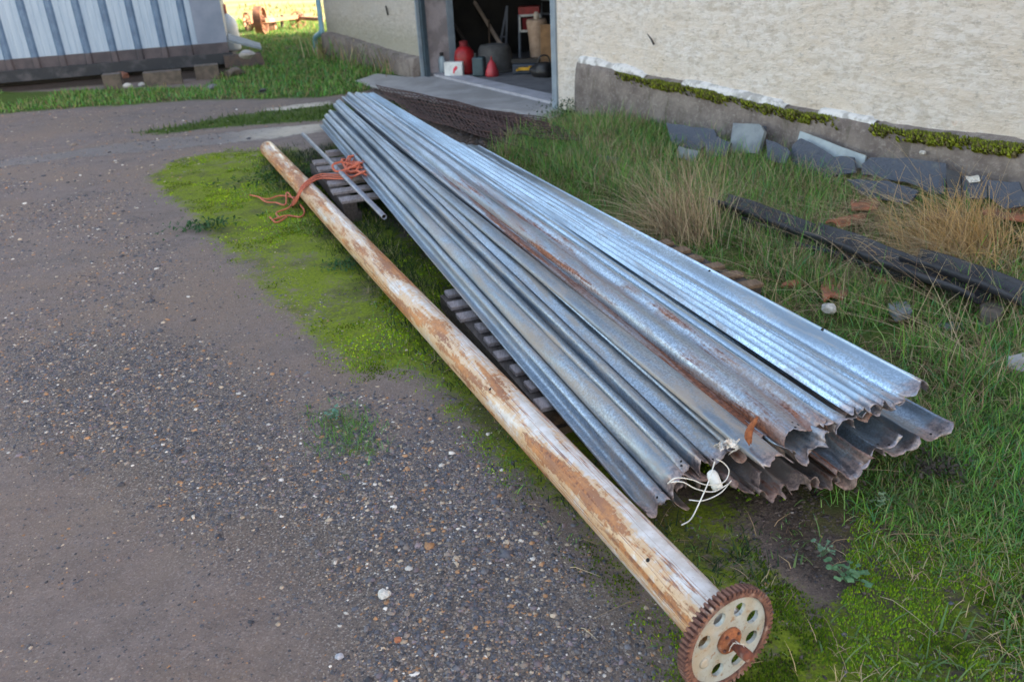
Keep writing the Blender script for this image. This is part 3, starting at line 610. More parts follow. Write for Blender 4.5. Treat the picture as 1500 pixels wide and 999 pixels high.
W_A = [(0, 0), (.06, .004), (.14, -.002), (.34, -.014), (.48, -.006), (.60, .014), (.76, .020), (.9, .014), (1.0, -.004), (1.03, -.03)]
sheet("leftmost steel sheet of the pile, channel with a thin bright lip beside the pipe", uw(945, 757, 0), uw(986, 734, 0), fa[0], fa[1], W_A, G_left[0], 0.0, FS - .15, .010, .02, seed=1, holes=((2, .62, .004), (3, .8, .004)))
W_B = [(-.02, -.06), (-.02, -.03), (.04, .006), (.2, .022), (.5, .026), (.8, .020), (1.0, .002), (1.05, -.035)]
sheet("second steel sheet from the left, tall rounded hump with a rusty folded end", uw(984, 733, .02), uw(1004, 697, .02), fa[1], fa[2], W_B, G_left[1], .01, FS - .1, .016, .014, seed=2)
W_C = [(-.1, -.04), (0, .0), (.12, .016), (.32, .020), (.55, .012), (.75, -.010), (.95, -.028), (1.15, -.045)]
sheet("third steel sheet from the left, ending in a valley with two bolt holes", uw(1003, 698, .03), uw(1024, 686, .03), fa[2], fa[3], W_C, G_left[2], .03, FS - .05, .012, .012, seed=3, holes=((2, .4, .004), (3, .5, .004)))
W_D = [(-.02, -.06), (.02, -.025), (.25, .012), (.6, .018), (.9, .012), (1.0, .002), (1.1, -.02)]
sheet("brown dusted narrow steel sheet just left of the widest left hand sheet", uw(1022, 687, .04), uw(1041, 680, .04), fa[3], fa[4], W_D, G_left[1], .04, FS, .010, .012, seed=4)
W_E = [(0, -.002), (.03, .010), (.10, .014), (.35, .018), (.50, .015), (.58, .008), (.66, .013), (.82, .010), (.92, -.006), (.97, -.03), (1.0, -.07)]
sheet("wide blue grey steel sheet whose torn end carries the white cord", uw(1041, 681, .05), uw(1094, 652, .05), fa[4], fa[5], W_E, G_left[3], .05, FS, .022, .022, seed=5, holes=((1, .25, .004), (2, .7, .004)))
W_S = [(0, 0), (.3, .008), (.5, .010), (.7, .004), (1, -.012)]
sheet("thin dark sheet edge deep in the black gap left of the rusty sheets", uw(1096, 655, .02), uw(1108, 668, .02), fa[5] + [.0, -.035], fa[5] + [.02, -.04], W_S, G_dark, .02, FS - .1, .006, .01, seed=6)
W_F = [(.01, -.075), (.0, -.02), (.08, .008), (.24, .020), (.42, .017), (.58, .004), (.74, -.006), (.88, -.002), (1.0, .006)]
sheet("rusty brown steel sheet with a torn end, left of the two rusty sheets", uw(1106, 650, .05), uw(1149, 645, -.02), fa[5] + [.016, 0], fa[6], W_F, G_rust[0], .04, FS, .02, .03, seed=7, holes=())
W_G = [(.0, -.05), (.0, -.012), (.10, .014), (.30, .022), (.46, .016), (.60, .004), (.74, -.002), (.88, .010), (1.0, .012), (1.05, .002), (1.07, -.04)]
sheet("rust streaked sheet with bolt holes at its end, right of the two rusty sheets", uw(1147, 648, -.03), uw(1209, 618, -.03), fa[6] + [.004, 0], fa[7], W_G, G_rust[1], -.03, FS, .012, .02, seed=8, holes=((1, .35, .004), (2, .45, .004), (3, .4, .003)))
W_H = [(-.06, -.006), (.0, .002), (.22, .010), (.34, .004), (.42, -.026), (.50, -.026), (.60, .010), (.86, .014), (.97, .004), (1.0, -.006)]
sheet("bright blue galvanised sheet with a deep groove and a rusty tipped corner", uw(1207, 622, -.04), uw(1254, 627, -.06), fa[7], fa[8] + [.02, 0], W_H, G_blue[0], -.05, FS, .010, .02, seed=10, holes=((1, .75, .004),))
# corrugated top sheets
def corr(nw, amp, flat=.18, lip=.006):
    P = [(0, -.004)]; N = nw * 4
    for i in range(N + 1): P.append((.02 + (1 - flat - .02) * i / N, amp * math.sin(i * math.pi / 2) * (1 if i % 4 else 0) + .0))
    P += [(1 - flat * .75, .002), (1 - flat * .4, .004), (1 - .03, .005), (1.0, lip)]
    return P
g2f = (uw(641, 205, 4.15), uw(689, 211, 4.15))
sheet("bright corrugated sheet on top of the pile, its far end short of the others", uw(1246, 606, -.02), uw(1311, 590, -.02), g2f[0], g2f[0] + (g2f[1] - g2f[0]) * .62, corr(4, .0120, .04, .0), G_blue[1], -.02, 4.15, .006, .012, seed=11, name="corrugated_sheet", holes=((2, .22, .004), (1, .75, .004)))
sheet("rightmost bright sheet of the pile with a flat strip and a folded edge lip", uw(1303, 598, .0), uw(1355, 563, .0), g2f[0] + (g2f[1] - g2f[0]) * .55 + [0, .008], g2f[1] + [.03, -.01], [(-.03, .0), (.05, .008), (.15, .011), (.26, .006), (.36, -.003), (.46, .004), (.6, .008), (.9, .010), (.97, .016), (1, .012), (1.01, -.02)], G_blue[0], -.01, 4.05, .010, .015, seed=12, name="corrugated_sheet", holes=((3, .85, .0035), (17, .72, .007), (11, .75, .007), (6, .35, .003)))
sheet("bright sheet running under the top corrugated sheets to the far end", uw(1250, 618, .02), uw(1340, 590, .02), fa[8], fa[9] + [.03, 0], [(0, 0), (.1, .008), (.2, -.006), (.3, .008), (.4, -.006), (.5, .008), (.6, -.006), (.7, .008), (.8, -.006), (.9, .006), (1, -.01)], G_blue[0], .03, FS + .03, .006, .01, seed=13, name="corrugated_sheet")
# lower layers seen at the near end
def low(label, nl, nr, prof, mat, sn, seed, crum=.02, rag=.02, sf=5.6, shrink=.52, lift=.10, **k):
    nl = np.array(nl); nr = np.array(nr); fl = np.array([nl[0] * shrink, nl[1] + lift]); fr = np.array([nr[0] * shrink, nr[1] + lift])
    return sheet(label, nl, nr, fl, fr, prof, mat, sn, sf, crum, rag, seed=seed, **k)
TR = [(0, .012), (.06, .016), (.15, -.006), (.32, -.022), (.5, -.026), (.68, -.020), (.85, -.004), (.95, .010), (1, .006)]
TR2 = [(0, .01), (.05, .012), (.14, -.012), (.28, -.020), (.40, -.010), (.5, .012), (.55, .012), (.64, -.010), (.78, -.020), (.9, -.008), (1, .012)]
low("lower steel sheet sticking out at the right of the pile with two stepped troughs", uw(1295, 670, -.03), uw(1396, 624, -.03), TR2, G_left[0], -.03, 21, .012, .02, holes=((2, .8, .004),), lift=.06)
low("pale lower sheet with two scalloped troughs and bolt holes under the corrugated sheets", uw(1244, 688, -.06), uw(1322, 640, -.06), [(0, .0), (.05, .004), (.15, -.012), (.34, -.016), (.48, -.002), (.55, .012), (.60, .006), (.72, -.012), (.86, -.014), (1, .008)], G_blue[0], -.06, 22, .004, .014, lift=.09, holes=((1, .4, .004), (2, .2, .004), (2, .75, .004), (1, .85, .004)))
low("purplish trough shaped sheet with a rusty curled end below the bright sheets", uw(1225, 700, -.10), uw(1277, 672, -.10), TR, G_rust[1], -.10, 23, .02, .02, lift=.10)
low("bent silver sheet with a crumpled end under the rusty sheets", uw(1156, 674, -.07), uw(1212, 642, -.07), TR, G_left[3], -.08, 24, .032, .03, lift=.11)
low("long steel edge poking out past the torn rusty sheet", uw(1118, 688, -.12), uw(1160, 672, -.12), [(0, 0), (.1, .012), (.5, .014), (.8, .004), (1, -.01)], G_left[1], -.12, 25, .014, .03, lift=.10)
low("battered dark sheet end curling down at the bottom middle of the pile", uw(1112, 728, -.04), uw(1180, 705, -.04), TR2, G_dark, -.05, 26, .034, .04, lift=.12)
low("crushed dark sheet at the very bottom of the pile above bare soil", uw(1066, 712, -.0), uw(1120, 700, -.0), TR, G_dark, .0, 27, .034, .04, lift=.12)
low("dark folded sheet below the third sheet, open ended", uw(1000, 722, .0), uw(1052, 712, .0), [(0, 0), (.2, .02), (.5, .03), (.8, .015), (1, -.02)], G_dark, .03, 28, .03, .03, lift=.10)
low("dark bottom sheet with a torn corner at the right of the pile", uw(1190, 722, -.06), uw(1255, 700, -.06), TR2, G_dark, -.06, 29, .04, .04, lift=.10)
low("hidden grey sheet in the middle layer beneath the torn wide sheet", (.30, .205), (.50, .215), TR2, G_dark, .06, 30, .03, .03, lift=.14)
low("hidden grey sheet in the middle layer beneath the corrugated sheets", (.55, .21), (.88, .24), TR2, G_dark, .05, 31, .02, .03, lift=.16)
# torn rusty tab
def patch(name, pts, mat, seed, **k):
    P = catmull(pts, 6); V = []; wv = k.get('w', .02)
    for i, p in enumerate(P):
        t = i / (len(P) - 1); ww = wv * (math.sin(math.pi * min(.97, max(.06, t))) ** .5) / 2
        for a in (-1, -.4, .4, 1): V.append(p + B_ * a * ww + np.array([0, 0, (1 - a * a) * .006]) + np.array(mnoise.noise_vector(Vector(p) * 30 + Vector((seed, a, 0)))) * .003)
    Fc = [(4 * i + j, 4 * i + j + 1, 4 * i + j + 5, 4 * i + j + 4) for i in range(len(P) - 1) for j in range(3)]
    o = obj(name, V, Fc, mat, smooth=True); s = o.modifiers.new("t", 'SOLIDIFY'); s.thickness = .0015; return o
def P3(px, py, s):
    q = uw(px, py, s); return O_ + B_ * q[0] + A_ * s + np.array([0, 0, q[1]])
tag(patch("rust_flake", [P3(1108, 612, -.02), P3(1100, 625, -.03), P3(1096, 640, -.035), P3(1099, 652, -.03)], M_rust2, 3, w=.026), "deep red torn rusty tab standing on the torn end of the rusty sheet", "metal scrap")
# torn polythene and white cord with a plug
M_white = simple("white_plastic", (.72, .74, .70), (.55, .55, .50), rough=.45, scale=30)
M_film = simple("torn_polythene", (.62, .64, .62), (.45, .42, .38), rough=.3, scale=40)
fl = []
for k in range(7):
    c0 = P3(1052 + k * 6, 652 + rnd.uniform(-6, 10), .0); pts = [c0 + np.array([rnd.uniform(-.02, .02), rnd.uniform(-.02, .01), rnd.uniform(-.01, .015)]) for _ in range(4)]
    P = catmull(pts, 5); V = []
    for i, p in enumerate(P):
        for a in (-1, 0, 1): V.append(p + np.array([a * .007, a * .004, .003 * math.sin(i * 1.3 + a * 2)]))
    fl.append((V, [(3 * i + j, 3 * i + j + 1, 3 * i + j + 4, 3 * i + j + 3) for i in range(len(P) - 1) for j in range(2)]))
tag(obj("plastic_film", *merge(fl), M_film), "crumpled torn clear plastic caught on the sheet end beside the cord", "plastic")
cordt = empty("cord", P3(1040, 700, -.05), "thin white looped cord with a white plug hanging from the near end of the pile", "cord")
cl = []
def cp(*q): return [P3(x, y, s) for x, y, s in q]
cl.append(tube(catmull(cp((1047, 676, -.03), (1038, 705, -.07), (1025, 735, -.09), (1012, 760, -.10), (998, 769, -.10)), 8), .0019, 6))
cl.append(tube(catmull(cp((978, 708, -.05), (990, 700, -.06), (1012, 702, -.06), (1035, 710, -.06), (1060, 706, -.05), (1068, 690, -.04), (1060, 678, -.03), (1049, 672, -.03)), 8), .0017, 6))
cl.append(tube(catmull(cp((980, 706, -.05), (1000, 706, -.065), (1020, 716, -.07), (1045, 720, -.07), (1068, 708, -.05)), 8), .0017, 6))
cl.append(tube(catmull(cp((1009, 732, -.05), (1030, 733, -.07), (1055, 722, -.07), (1071, 704, -.04)), 8), .0017, 6))
obj("wire_loops", *merge(cl), M_white, cordt, smooth=True)
obj("plug", *lathe([(.008, -.002), (.015, .0), (.0165, .010), (.016, .042), (.012, .052), (.004, .056)], P3(1052, 716, -.05), 16, A_ * .9 + np.array([0, 0, .75])), M_white, cordt, smooth=True)

# ------------------------------------------------------------------ pallets
def wood(name, a, b, s=6):
    m = M(name, .85, 0, .25); v = m.coord(scale=(1, 1, 1)); f = m.noise(m.coord(scale=(14, 2.0, 14)), 6, 6, .7); g = m.noise(v, s, 4)
    m.color(m.mix(m.ramp(f, .3, .7), a, b)); m.bump(f, .003); return m.m
M_wood = wood("weathered_grey_wood", (.30, .275, .28), (.17, .15, .15)); M_woodb = wood("weathered_brown_wood", (.26, .18, .12), (.13, .09, .06)); M_wooddark = wood("dark_wood", (.10, .085, .075), (.05, .042, .038))  # darkest wood tone, used for bearers and foot blocks
def pallet(P0, Pend, length, nb, top, bw, mat, label, back=B_, bt=.020, jit=.02, dep=None):
    """boards in a row from P0 to Pend (their free ends), each reaching 'length' along back"""
    P0 = np.array(P0, float); Pend = np.array(Pend, float)
    e = empty("pallet", (P0[0], P0[1], 0), label, "pallet")
    st = (Pend - P0) / (nb - 1); dirn = st / np.linalg.norm(st)
    for i in range(nb):
        p = P0 + st * i + back * rnd.uniform(-jit, jit); p[2] = top - bt / 2; q = p + back * length
        o = bevel(obj("board", *beam(p, q, bw * rnd.uniform(.88, 1.05), bt), mat, e), .003, 1)
    for f in (.04, .5, .96):
        p = P0 - dirn * bw * .4 + back * (length * f); q = Pend + dirn * bw * .4 + back * (length * f); p[2] = q[2] = top - bt - .035
        obj("bearer", *beam(p, q, .09, .07), M_wooddark, e)
    for f in (.06, .94):
        for i in (0, nb - 1):
            p = P0 + st * i + back * (length * f); p[2] = 0.0
            z = top - bt - .070
            if z > .02: obj("foot_block", *box((p[0], p[1], -.01), .1, .1, z + .01, PRZ), M_wooddark, e)
    return e
pallet(bp(648, 430, .12), bp(790, 590, .12), 1.0, 9, .12, .075, M_wood, "weathered grey slatted pallet under the middle of the pile, board ends showing beside the pipe")
pf1 = bp(455, 238, .15); pf2 = bp(500, 292, .15)
pallet(pf1, pf2, 1.05, 6, .15, .12, M_wood, "weathered slatted pallet under the far end of the pile beneath the thin tube", back=B_)
pallet(bp(985, 352, .09), bp(1110, 412, .09), 1.0, 6, .09, .07, M_woodb, "brown slatted pallet whose board ends show in the grass right of the pile", back=-B_)
# loose boards on the far pallet
e = [bp(480, 222, .19), bp(545, 262, .19), bp(520, 285, .19), bp(455, 240, .19)]
bd = empty("plank", (*bp(500, 255, 0)[:2], .155), "short grey planks lying under the orange rope on the far pallet", "plank")
for k in range(3):
    p = bp(478 + 14 * k, 226 + 18 * k, .175); q = p + B_ * .34 + A_ * .02; obj("board", *beam(p, q, .085, .035), M_wood, bd)

# ------------------------------------------------------------------ thin tube and orange rope
t0 = bp(563, 318, .19); t1 = bp(444, 197, .25); ta = t1 - t0; tl = np.linalg.norm(ta); ta /= tl
M_galvtube = simple("galvanised_tube", (.27, .30, .36), (.20, .21, .24), rough=.45, metal=.7, scale=14)
o = obj("thin_tube", *lathe([(.0135, .06), (.0135, .0), (.0165, .0), (.0165, tl), (.013, tl)], t0, 20, ta), M_galvtube, smooth=True); tag(o, "thin grey hollow metal tube lying across the far pallet", "tube")
obj("bore_shade", *lathe([(.013, 0.02), (.0132, .03)], t0, 16, ta), hole_shade, loc=o.location).parent = o  # dark plug paints the shade inside the tube
bpy.data.objects["bore_shade"].location = (0, 0, 0)
M_rope = simple("orange_rope", (.62, .17, .09), (.42, .11, .07), rough=.75, scale=60, bump=.002)
rp = []
cen = bp(527, 243, .22)
for k in range(16):
    a0 = rnd.uniform(0, 6.28); rx, ry = rnd.uniform(.06, .14), rnd.uniform(.06, .20); cc = cen + np.array([rnd.uniform(-.09, .08), rnd.uniform(-.12, .12), rnd.uniform(-.03, .03)])
    cc[2] = max(cc[2], .185); pts = [cc + A_ * ry * math.cos(a) + B_ * rx * math.sin(a) * .9 + np.array([0, 0, .02 * math.sin(2 * a + k)]) for a in [a0 + i * .9 for i in range(8)]]
    rp.append(tube(catmull(pts, 5), .008, 6))
for q in range(3):
    rp.append(tube(catmull([cen + B_ * (.05 + .02 * q), cen + B_ * .1 - A_ * (.1 + .03 * q), cen + B_ * .12 - A_ * .22 + np.array([0, 0, -.02])], 6), .0065, 6))
rope = empty("orange_rope", (cen[0], cen[1], .16), "tangled orange rope bundle on the far pallet trailing over the rusty pipe", "rope")
obj("tangle", *merge(rp), M_rope, rope, smooth=True)
def over(px, py, z): return bp(px, py, z)
rl = []
for k in range(3):
    j = k * 3
    rl.append(tube(catmull([over(515, 256 + j, .19), over(490, 256 + j, .165), over(468, 256 + j, .16), over(452, 264 + j, .16), over(441, 275 + j, .14), over(434, 290 + j, .07), over(428, 296 + j, .015)], 7), .006, 6))
for L in (((434, 290, .04), (410, 287, .02), (392, 292, .015), (376, 288, .015), (366, 286, .012)), ((430, 292, .04), (420, 282, .04), (418, 300, .02), (404, 297, .015), (390, 296, .015), (378, 288, .02)), ((430, 296, .03), (422, 305, .02), (405, 312, .015), (410, 320, .012)), ((440, 300, .03), (446, 310, .02), (440, 318, .012), (420, 316, .012), (400, 322, .012)), ((420, 318, .012), (405, 326, .012), (395, 318, .012))):
    rl.append(tube(catmull([over(*q) for q in L], 6), .0055, 6))
obj("trailing_strands", *merge(rl), M_rope, rope, smooth=True)

# ------------------------------------------------------------------ barn
def wall_mat():
    m = M("flaking_limewash_wall", .88, 0, .25); v = m.coord(); vb = m.coord(scale=(1, 1, 1.9))
    sx, sy, sz = m.sep(v)
    n1 = m.noise(m.coord(scale=(1, 1, 2.0)), 11, 9, .72, 0); n2 = m.noise(v, 34, 6, .75); n3 = m.noise(m.coord(scale=(1, 1, 1.4)), 1.7, 4, .6); n4 = m.noise(m.coord(scale=(1, 1, 3.2)), 9, 8, .75, 0)
    c = m.mix(m.ramp(n3, .35, .65), (.91, .81, .69), (.98, .92, .85))
    c = m.mix(m.math('MULTIPLY', m.ramp(m.math('ADD', n1, m.math('MULTIPLY', m.math('SUBTRACT', n3, .5), .35)), .50, .57), .6), c, (.70, .615, .51))
    c = m.mix(m.math('MULTIPLY', m.ramp(n4, .50, .64), .6), c, (.96, .905, .85))
    c = m.mix(m.math('MULTIPLY', m.ramp(m.noise(m.coord(scale=(1, 1, 2)), 12, 7, .75, .0), .55, .63), .55), c, (.50, .45, .39))
    c = m.mix(m.math('MULTIPLY', m.ramp(m.noise(v, 9, 7, .7, 0), .62, .70), .45), c, (.80, .60, .46))
    c = m.mix(m.math('MULTIPLY', m.ramp(n2, .66, .70), .4), c, (.48, .43, .38))
    # the far part beyond the door is greyer, undecorated; local x runs towards the camera
    far = m.ramp(sx, -3.0, -3.4)
    g = m.mix(m.ramp(n1, .35, .65), (.42, .39, .35), (.66, .63, .57)); g = m.mix(m.math('MULTIPLY', m.ramp(n2, .35, .65), .6), g, (.42, .40, .36))
    c = m.mix(m.math('MULTIPLY', far, .75), c, g)
    # damp algae low down
    low = m.ramp(m.math('ADD', sz, m.math('MULTIPLY', m.math('SUBTRACT', n1, .5), .5)), .75, .40)
    c = m.mix(m.math('MULTIPLY', m.math('MULTIPLY', low, .4), m.math('ADD', .15, far)), c, (.30, .30, .20))
    m.color(c); m.bump(m.math('ADD', m.math('ADD', m.math('MULTIPLY', n4, 2.0), m.math('MULTIPLY', n1, -1.0)), m.math('MULTIPLY', n2, .8)), .022, .9); return m.m
def plinth_mat():
    m = M("mossy_concrete_plinth", .9, 0, .2); v = m.coord(); vv = m.coord(scale=(1, 1, .3)); sx, sy, sz = m.sep(v)
    n1 = m.noise(v, 5, 5, .65); n2 = m.noise(v, 40, 5, .7); n3 = m.noise(vv, 14, 4)
    c = m.mix(m.ramp(n1, .3, .7), (.15, .125, .115), (.27, .235, .21)); c = m.mix(m.math('MULTIPLY', m.ramp(n2, .52, .68), .5), c, (.36, .33, .30))
    c = m.mix(m.math('MULTIPLY', m.ramp(n3, .55, .7), .5), c, (.09, .085, .06))
    m.color(c); m.bump(n2, .01); return m.m
M_wall = wall_mat(); M_plinth = plinth_mat(); M_capw = simple("whitewashed_plinth_top", (.70, .69, .67), (.38, .37, .35), scale=11, bump=.012, lo=.44, hi=.62)
M_conc = simple("worn_concrete", (.40, .385, .38), (.29, .28, .27), scale=3, bump=.004); M_concl = simple("pale_concrete_sill", (.46, .46, .50), (.36, .36, .39), scale=6, bump=.004)
M_concd = simple("barn_floor_concrete", (.17, .17, .18), (.11, .11, .12), scale=4, bump=.004)  # floor albedo lowered to darken the doorway, shade put into colour
M_post = simple("grey_steel_door_post", (.27, .33, .38), (.20, .25, .30), rough=.5, scale=5); M_postd = simple("dark_blue_steel_strip", (.045, .075, .10), rough=.5)
M_render = simple("lilac_grey_render", (.42, .38, .40), (.28, .26, .27), scale=5, bump=.01, lo=.4, hi=.6); M_int = simple("dark_barn_interior", (.035, .032, .03), (.02, .02, .02), scale=3)  # near-black interior colour deepens the shade inside the barn
M_roof = simple("grey_roof_sheet", (.25, .25, .26), scale=3)
TB0, TB1 = -7.1, 12.0; TD0, TD1 = -3.33, -.02; DEP = 6.5; EAVE = 3.8; RIDGE = 6.4; HW = .48
WRZ = math.atan2(-WD[1], -WD[0])         # local x towards the camera
barn = empty("barn", WP, "long rough limewashed barn with an open doorway and mossy concrete plinth", "building", rz=WRZ)
def part(name, vf, mat, parent=barn, smooth=False):
    return obj(name, vf[0], vf[1], mat, parent, loc=barn.location, rz=WRZ, smooth=smooth)
def wbox(t0, t1, o0, o1, z0, z1):
    P = [wt(t, o, z) for z in (z0, z1) for t, o in ((t0, o1), (t1, o1), (t1, o0), (t0, o0))]; return box8(P)
def rough_wall(t0, t1, z1, dt=.035, dz=.035, off=0.0, amp=1.0):
    ts = np.linspace(t0, t1, max(3, int((t1 - t0) / dt))); zs = np.linspace(-.1, z1, max(3, int((z1 + .1) / dz)))
    T, Z = np.meshgrid(ts, zs); t = T.ravel(); z = Z.ravel()
    # coursed rubble relief: rows of stones about 7 cm high with ragged joints
    row = np.floor((z + (fbm(t, z, 1.7) - .5) * .08) / .095); sh = (row * .37) % 1
    cx = np.abs(((t / .23 + sh + (vn(t, row, 3.1) - .5) * .5) % 1) - .5) * 2; cz = np.abs((((z + (fbm(t, z, 1.7) - .5) * .08) / .095) % 1) - .5) * 2
    joint = np.maximum(sm(cx, .82, 1), sm(cz, .66, 1)); face = fbm(np.floor(t / .23 + sh) * 3.1, row * 1.7, 1.0)
    h = (fbm(t, z * 1.6, 5) - .5) * .024 + (fbm(t + 5, z, 13) - .5) * .010 - joint * .004 + (face - .5) * .014
    h = h * amp
    e = np.minimum(sm(t, t0, t0 + .03), sm(-t, -t1, -t1 + .03)); h = h * e
    P = WP[None] - WD[None] * t[:, None] + WN[None] * (h + off)[:, None]; P[:, 2] = z
    nx = len(ts); i = np.arange(len(t)).reshape(len(zs), nx); Fq = np.stack([i[:-1, :-1], i[:-1, 1:], i[1:, 1:], i[1:, :-1]], -1).reshape(-1, 4)
    return P, Fq.tolist()
part("wall_face", rough_wall(TD1, 5.6, 1.9, .022, .022), M_wall, smooth=True)
part("wall_face", rough_wall(TB0, TD0, 1.5, .04, .04), M_wall, smooth=True)
part("wall_upper", wbox(TD1, 5.6, -.1, 0.0, 1.9, EAVE), M_wall); part("wall_upper", wbox(TB0, TD0, -.1, 0.0, 1.5, EAVE), M_wall)
part("wall_core", wbox(TD1 + .003, 5.6, -HW, -.04, -.1, EAVE - .003), M_render); part("wall_core", wbox(TB0 + .003, TD0 - .003, -HW, -.04, -.1, EAVE - .003), M_render)
part("wall_near_end", wbox(5.6, TB1, -HW, .0, -.1, EAVE), M_wall)
part("lintel_wall", wbox(TD0, TD1, -HW, -.002, 2.6, EAVE - .004), M_wall)
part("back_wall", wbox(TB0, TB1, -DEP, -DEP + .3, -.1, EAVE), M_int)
for t0_, t1_ in ((TB0, TB0 + .3), (TB1 - .3, TB1)):
    P = [wt(t, o, z) for t in (t0_, t1_) for o, z in ((-HW, -.1), (-DEP + .3, -.1), (-DEP + .3, EAVE), (-DEP / 2, RIDGE - .1), (-HW, EAVE))]
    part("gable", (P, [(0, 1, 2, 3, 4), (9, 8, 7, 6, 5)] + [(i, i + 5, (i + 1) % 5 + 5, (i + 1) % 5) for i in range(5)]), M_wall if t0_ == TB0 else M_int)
for s in (0, 1):
    o0, o1 = (.25, -DEP / 2) if s == 0 else (-DEP / 2, -DEP - .25); z0, z1 = (EAVE - .02, RIDGE) if s == 0 else (RIDGE, EAVE - .02)
    P = [wt(t, o, z) for t, o, z in ((TB0 - .2, o0, z0), (TB1 + .2, o0, z0), (TB1 + .2, o1, z1), (TB0 - .2, o1, z1))]; part("roof_slope", slab(P, .06), M_roof)
# interior partitions that close the store room behind the door
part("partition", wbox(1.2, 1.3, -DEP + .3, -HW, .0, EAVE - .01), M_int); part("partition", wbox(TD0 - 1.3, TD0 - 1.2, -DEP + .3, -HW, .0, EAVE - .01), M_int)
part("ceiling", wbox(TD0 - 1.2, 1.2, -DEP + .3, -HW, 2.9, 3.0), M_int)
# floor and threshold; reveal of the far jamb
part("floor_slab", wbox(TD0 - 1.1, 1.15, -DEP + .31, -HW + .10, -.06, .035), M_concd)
part("door_sill", wbox(TD0 + .003, TD1 - .003, -HW + .10, -.12, -.06, .05), M_concl)
part("far_jamb_reveal", wbox(TD0 - .01, TD0 + .012, -HW - .01, -.006, .03, 2.6), M_render)
part("door_post", wbox(TD1 - .085, TD1 + .0, -.12, .02, .0, 2.6), M_post); part("door_post", wbox(TD0 - .0, TD0 + .03, -.012, .03, .0, 2.6), M_post)
part("door_track_strip", wbox(TD0 + .02, TD0 + .10, -.07, -.015, .01, 2.6), M_postd)
part("jamb_edge", wbox(TD0 + .0, TD0 + .05, -HW - .012, -HW + .07, .03, 2.6), M_post)
# plinths with broken mossy top
def plinth(t0, t1, zt, proj, cuts=.0, seed=0):
    ts = np.linspace(t0, t1, int((t1 - t0) / .05) + 2); V = []; prof = [(-.02, 0), (proj, 0), (proj + .01, .3), (proj, .72), (proj - .008, .93), (proj - .03, 1.0), (-.02, 1.05)]
    for i, t in enumerate(ts):
        for j, (o_, f) in enumerate(prof):
            nz = mnoise.noise(Vector((t * 3, f * 3, seed))) * .014 + mnoise.noise(Vector((t * 11, f * 9, seed))) * .008; zz = -.08 + (zt(t) + .08) * f
            V.append(wt(t, o_ + (nz if j not in (0, 6) else 0), zz + (nz * .8 if f > .5 else 0)))
    k = len(prof); Fc = [(i * k + j, (i + 1) * k + j, (i + 1) * k + j + 1, i * k + j + 1) for i in range(len(ts) - 1) for j in range(k - 1)]
    Fc += [tuple(range(k)), tuple(range((len(ts) - 1) * k, len(ts) * k))[::-1]]; return V, Fc
ztn = lambda t: .53 - .045 * sm(t, .5, 1.6) - .05 * sm(t, 1.6, 3.2) + .03 * sm(t, 3.8, 4.8)
part("plinth", plinth(.40, 5.6, ztn, .085, seed=1), M_plinth, smooth=True)
ztf = lambda t: .26 + .10 * sm(t, -3.5, -6.8)
part("plinth", plinth(TB0, TD0 - .02, ztf, .12, seed=2), M_plinth, smooth=True)
# patches of whitewashed render above the plinth where the paint line steps
for a, b, h in ((.42, 1.42, .055), (1.9, 3.0, .05), (3.3, 3.75, .045)):
    ts = np.linspace(a, b, 26); V = []
    for t in ts:
        z0 = ztn(t) - .005; hh = h * (1 + .35 * mnoise.noise(Vector((t * 4, 1, 2)))) * (1 if b - t > .05 else .55)
        V += [wt(t, .055, z0), wt(t, .05, z0 + hh * .6), wt(t, .028, z0 + hh), wt(t, -.02, z0 + hh * 1.1)]
    part("render_lip", (V, [(4 * i + j, 4 * i + 4 + j, 4 * i + 5 + j, 4 * i + 1 + j) for i in range(len(ts) - 1) for j in range(3)]), M_capw, smooth=True)
# moss along the ledge
def wall_moss(n, t0, t1, zf, hmin, seed, cols):
    r = np.random.default_rng(seed); t = t0 + r.random(n) * (t1 - t0); d = fbm(t, t * 0 + seed, 2.2); keep = r.random(n) < sm(d, .36, .5) * sm(t, t0, t0 + .5) * (.12 + sm(fbm(t, t * 0 + 8, 7), .42, .56)); t = t[keep]; n = len(t)
    o_ = .045 + r.random(n) * .055; z = np.array([zf(x) for x in t]) - .014 + .03 * (fbm(t, t * 0 + 3, 9) - .5) - sm(o_, .07, .1) * r.random(n) * hmin
    P = WP[None] - WD[None] * t[:, None] + WN[None] * o_[:, None]; P[:, 2] = z; k = 5; V = np.empty((n, k + 1, 3)); rr = .007 + r.random(n) * .011
    V[:, 0] = P + np.array([0, 0, 1]) * (.010 + .022 * r.random((n, 1))) + WN * .012; a0 = r.random(n) * 6.28
    for j in range(k):
        a = a0 + j * 6.283 / k; V[:, 1 + j] = P + WD * (np.cos(a) * rr)[:, None] + (WN * .7 + np.array([0, 0, .7]))[None] * (np.sin(a) * rr)[:, None]
    T = np.array([(0, 1 + j, 1 + (j + 1) % k) for j in range(k)]); Fa = (np.arange(n)[:, None, None] * (k + 1) + T).reshape(-1, 3)
    C = np.array(cols)[r.integers(0, len(cols), n)] * (.7 + .6 * r.random((n, 1))); return V.reshape(-1, 3), Fa, np.repeat(C, k + 1, 0)
mo = bulk("moss", *join(wall_moss(15000, .9, 5.0, ztn, .05, 5, [(.17, .20, .022), (.12, .14, .02), (.23, .26, .03), (.09, .09, .03), (.13, .11, .05)]), wall_moss(700, TB0, TD0 - .1, ztf, .04, 6, [(.09, .13, .03), (.06, .09, .02)])), M_moss)
mo.parent = barn; bpy.context.view_layer.update(); mo.matrix_parent_inverse = barn.matrix_world.inverted(); 
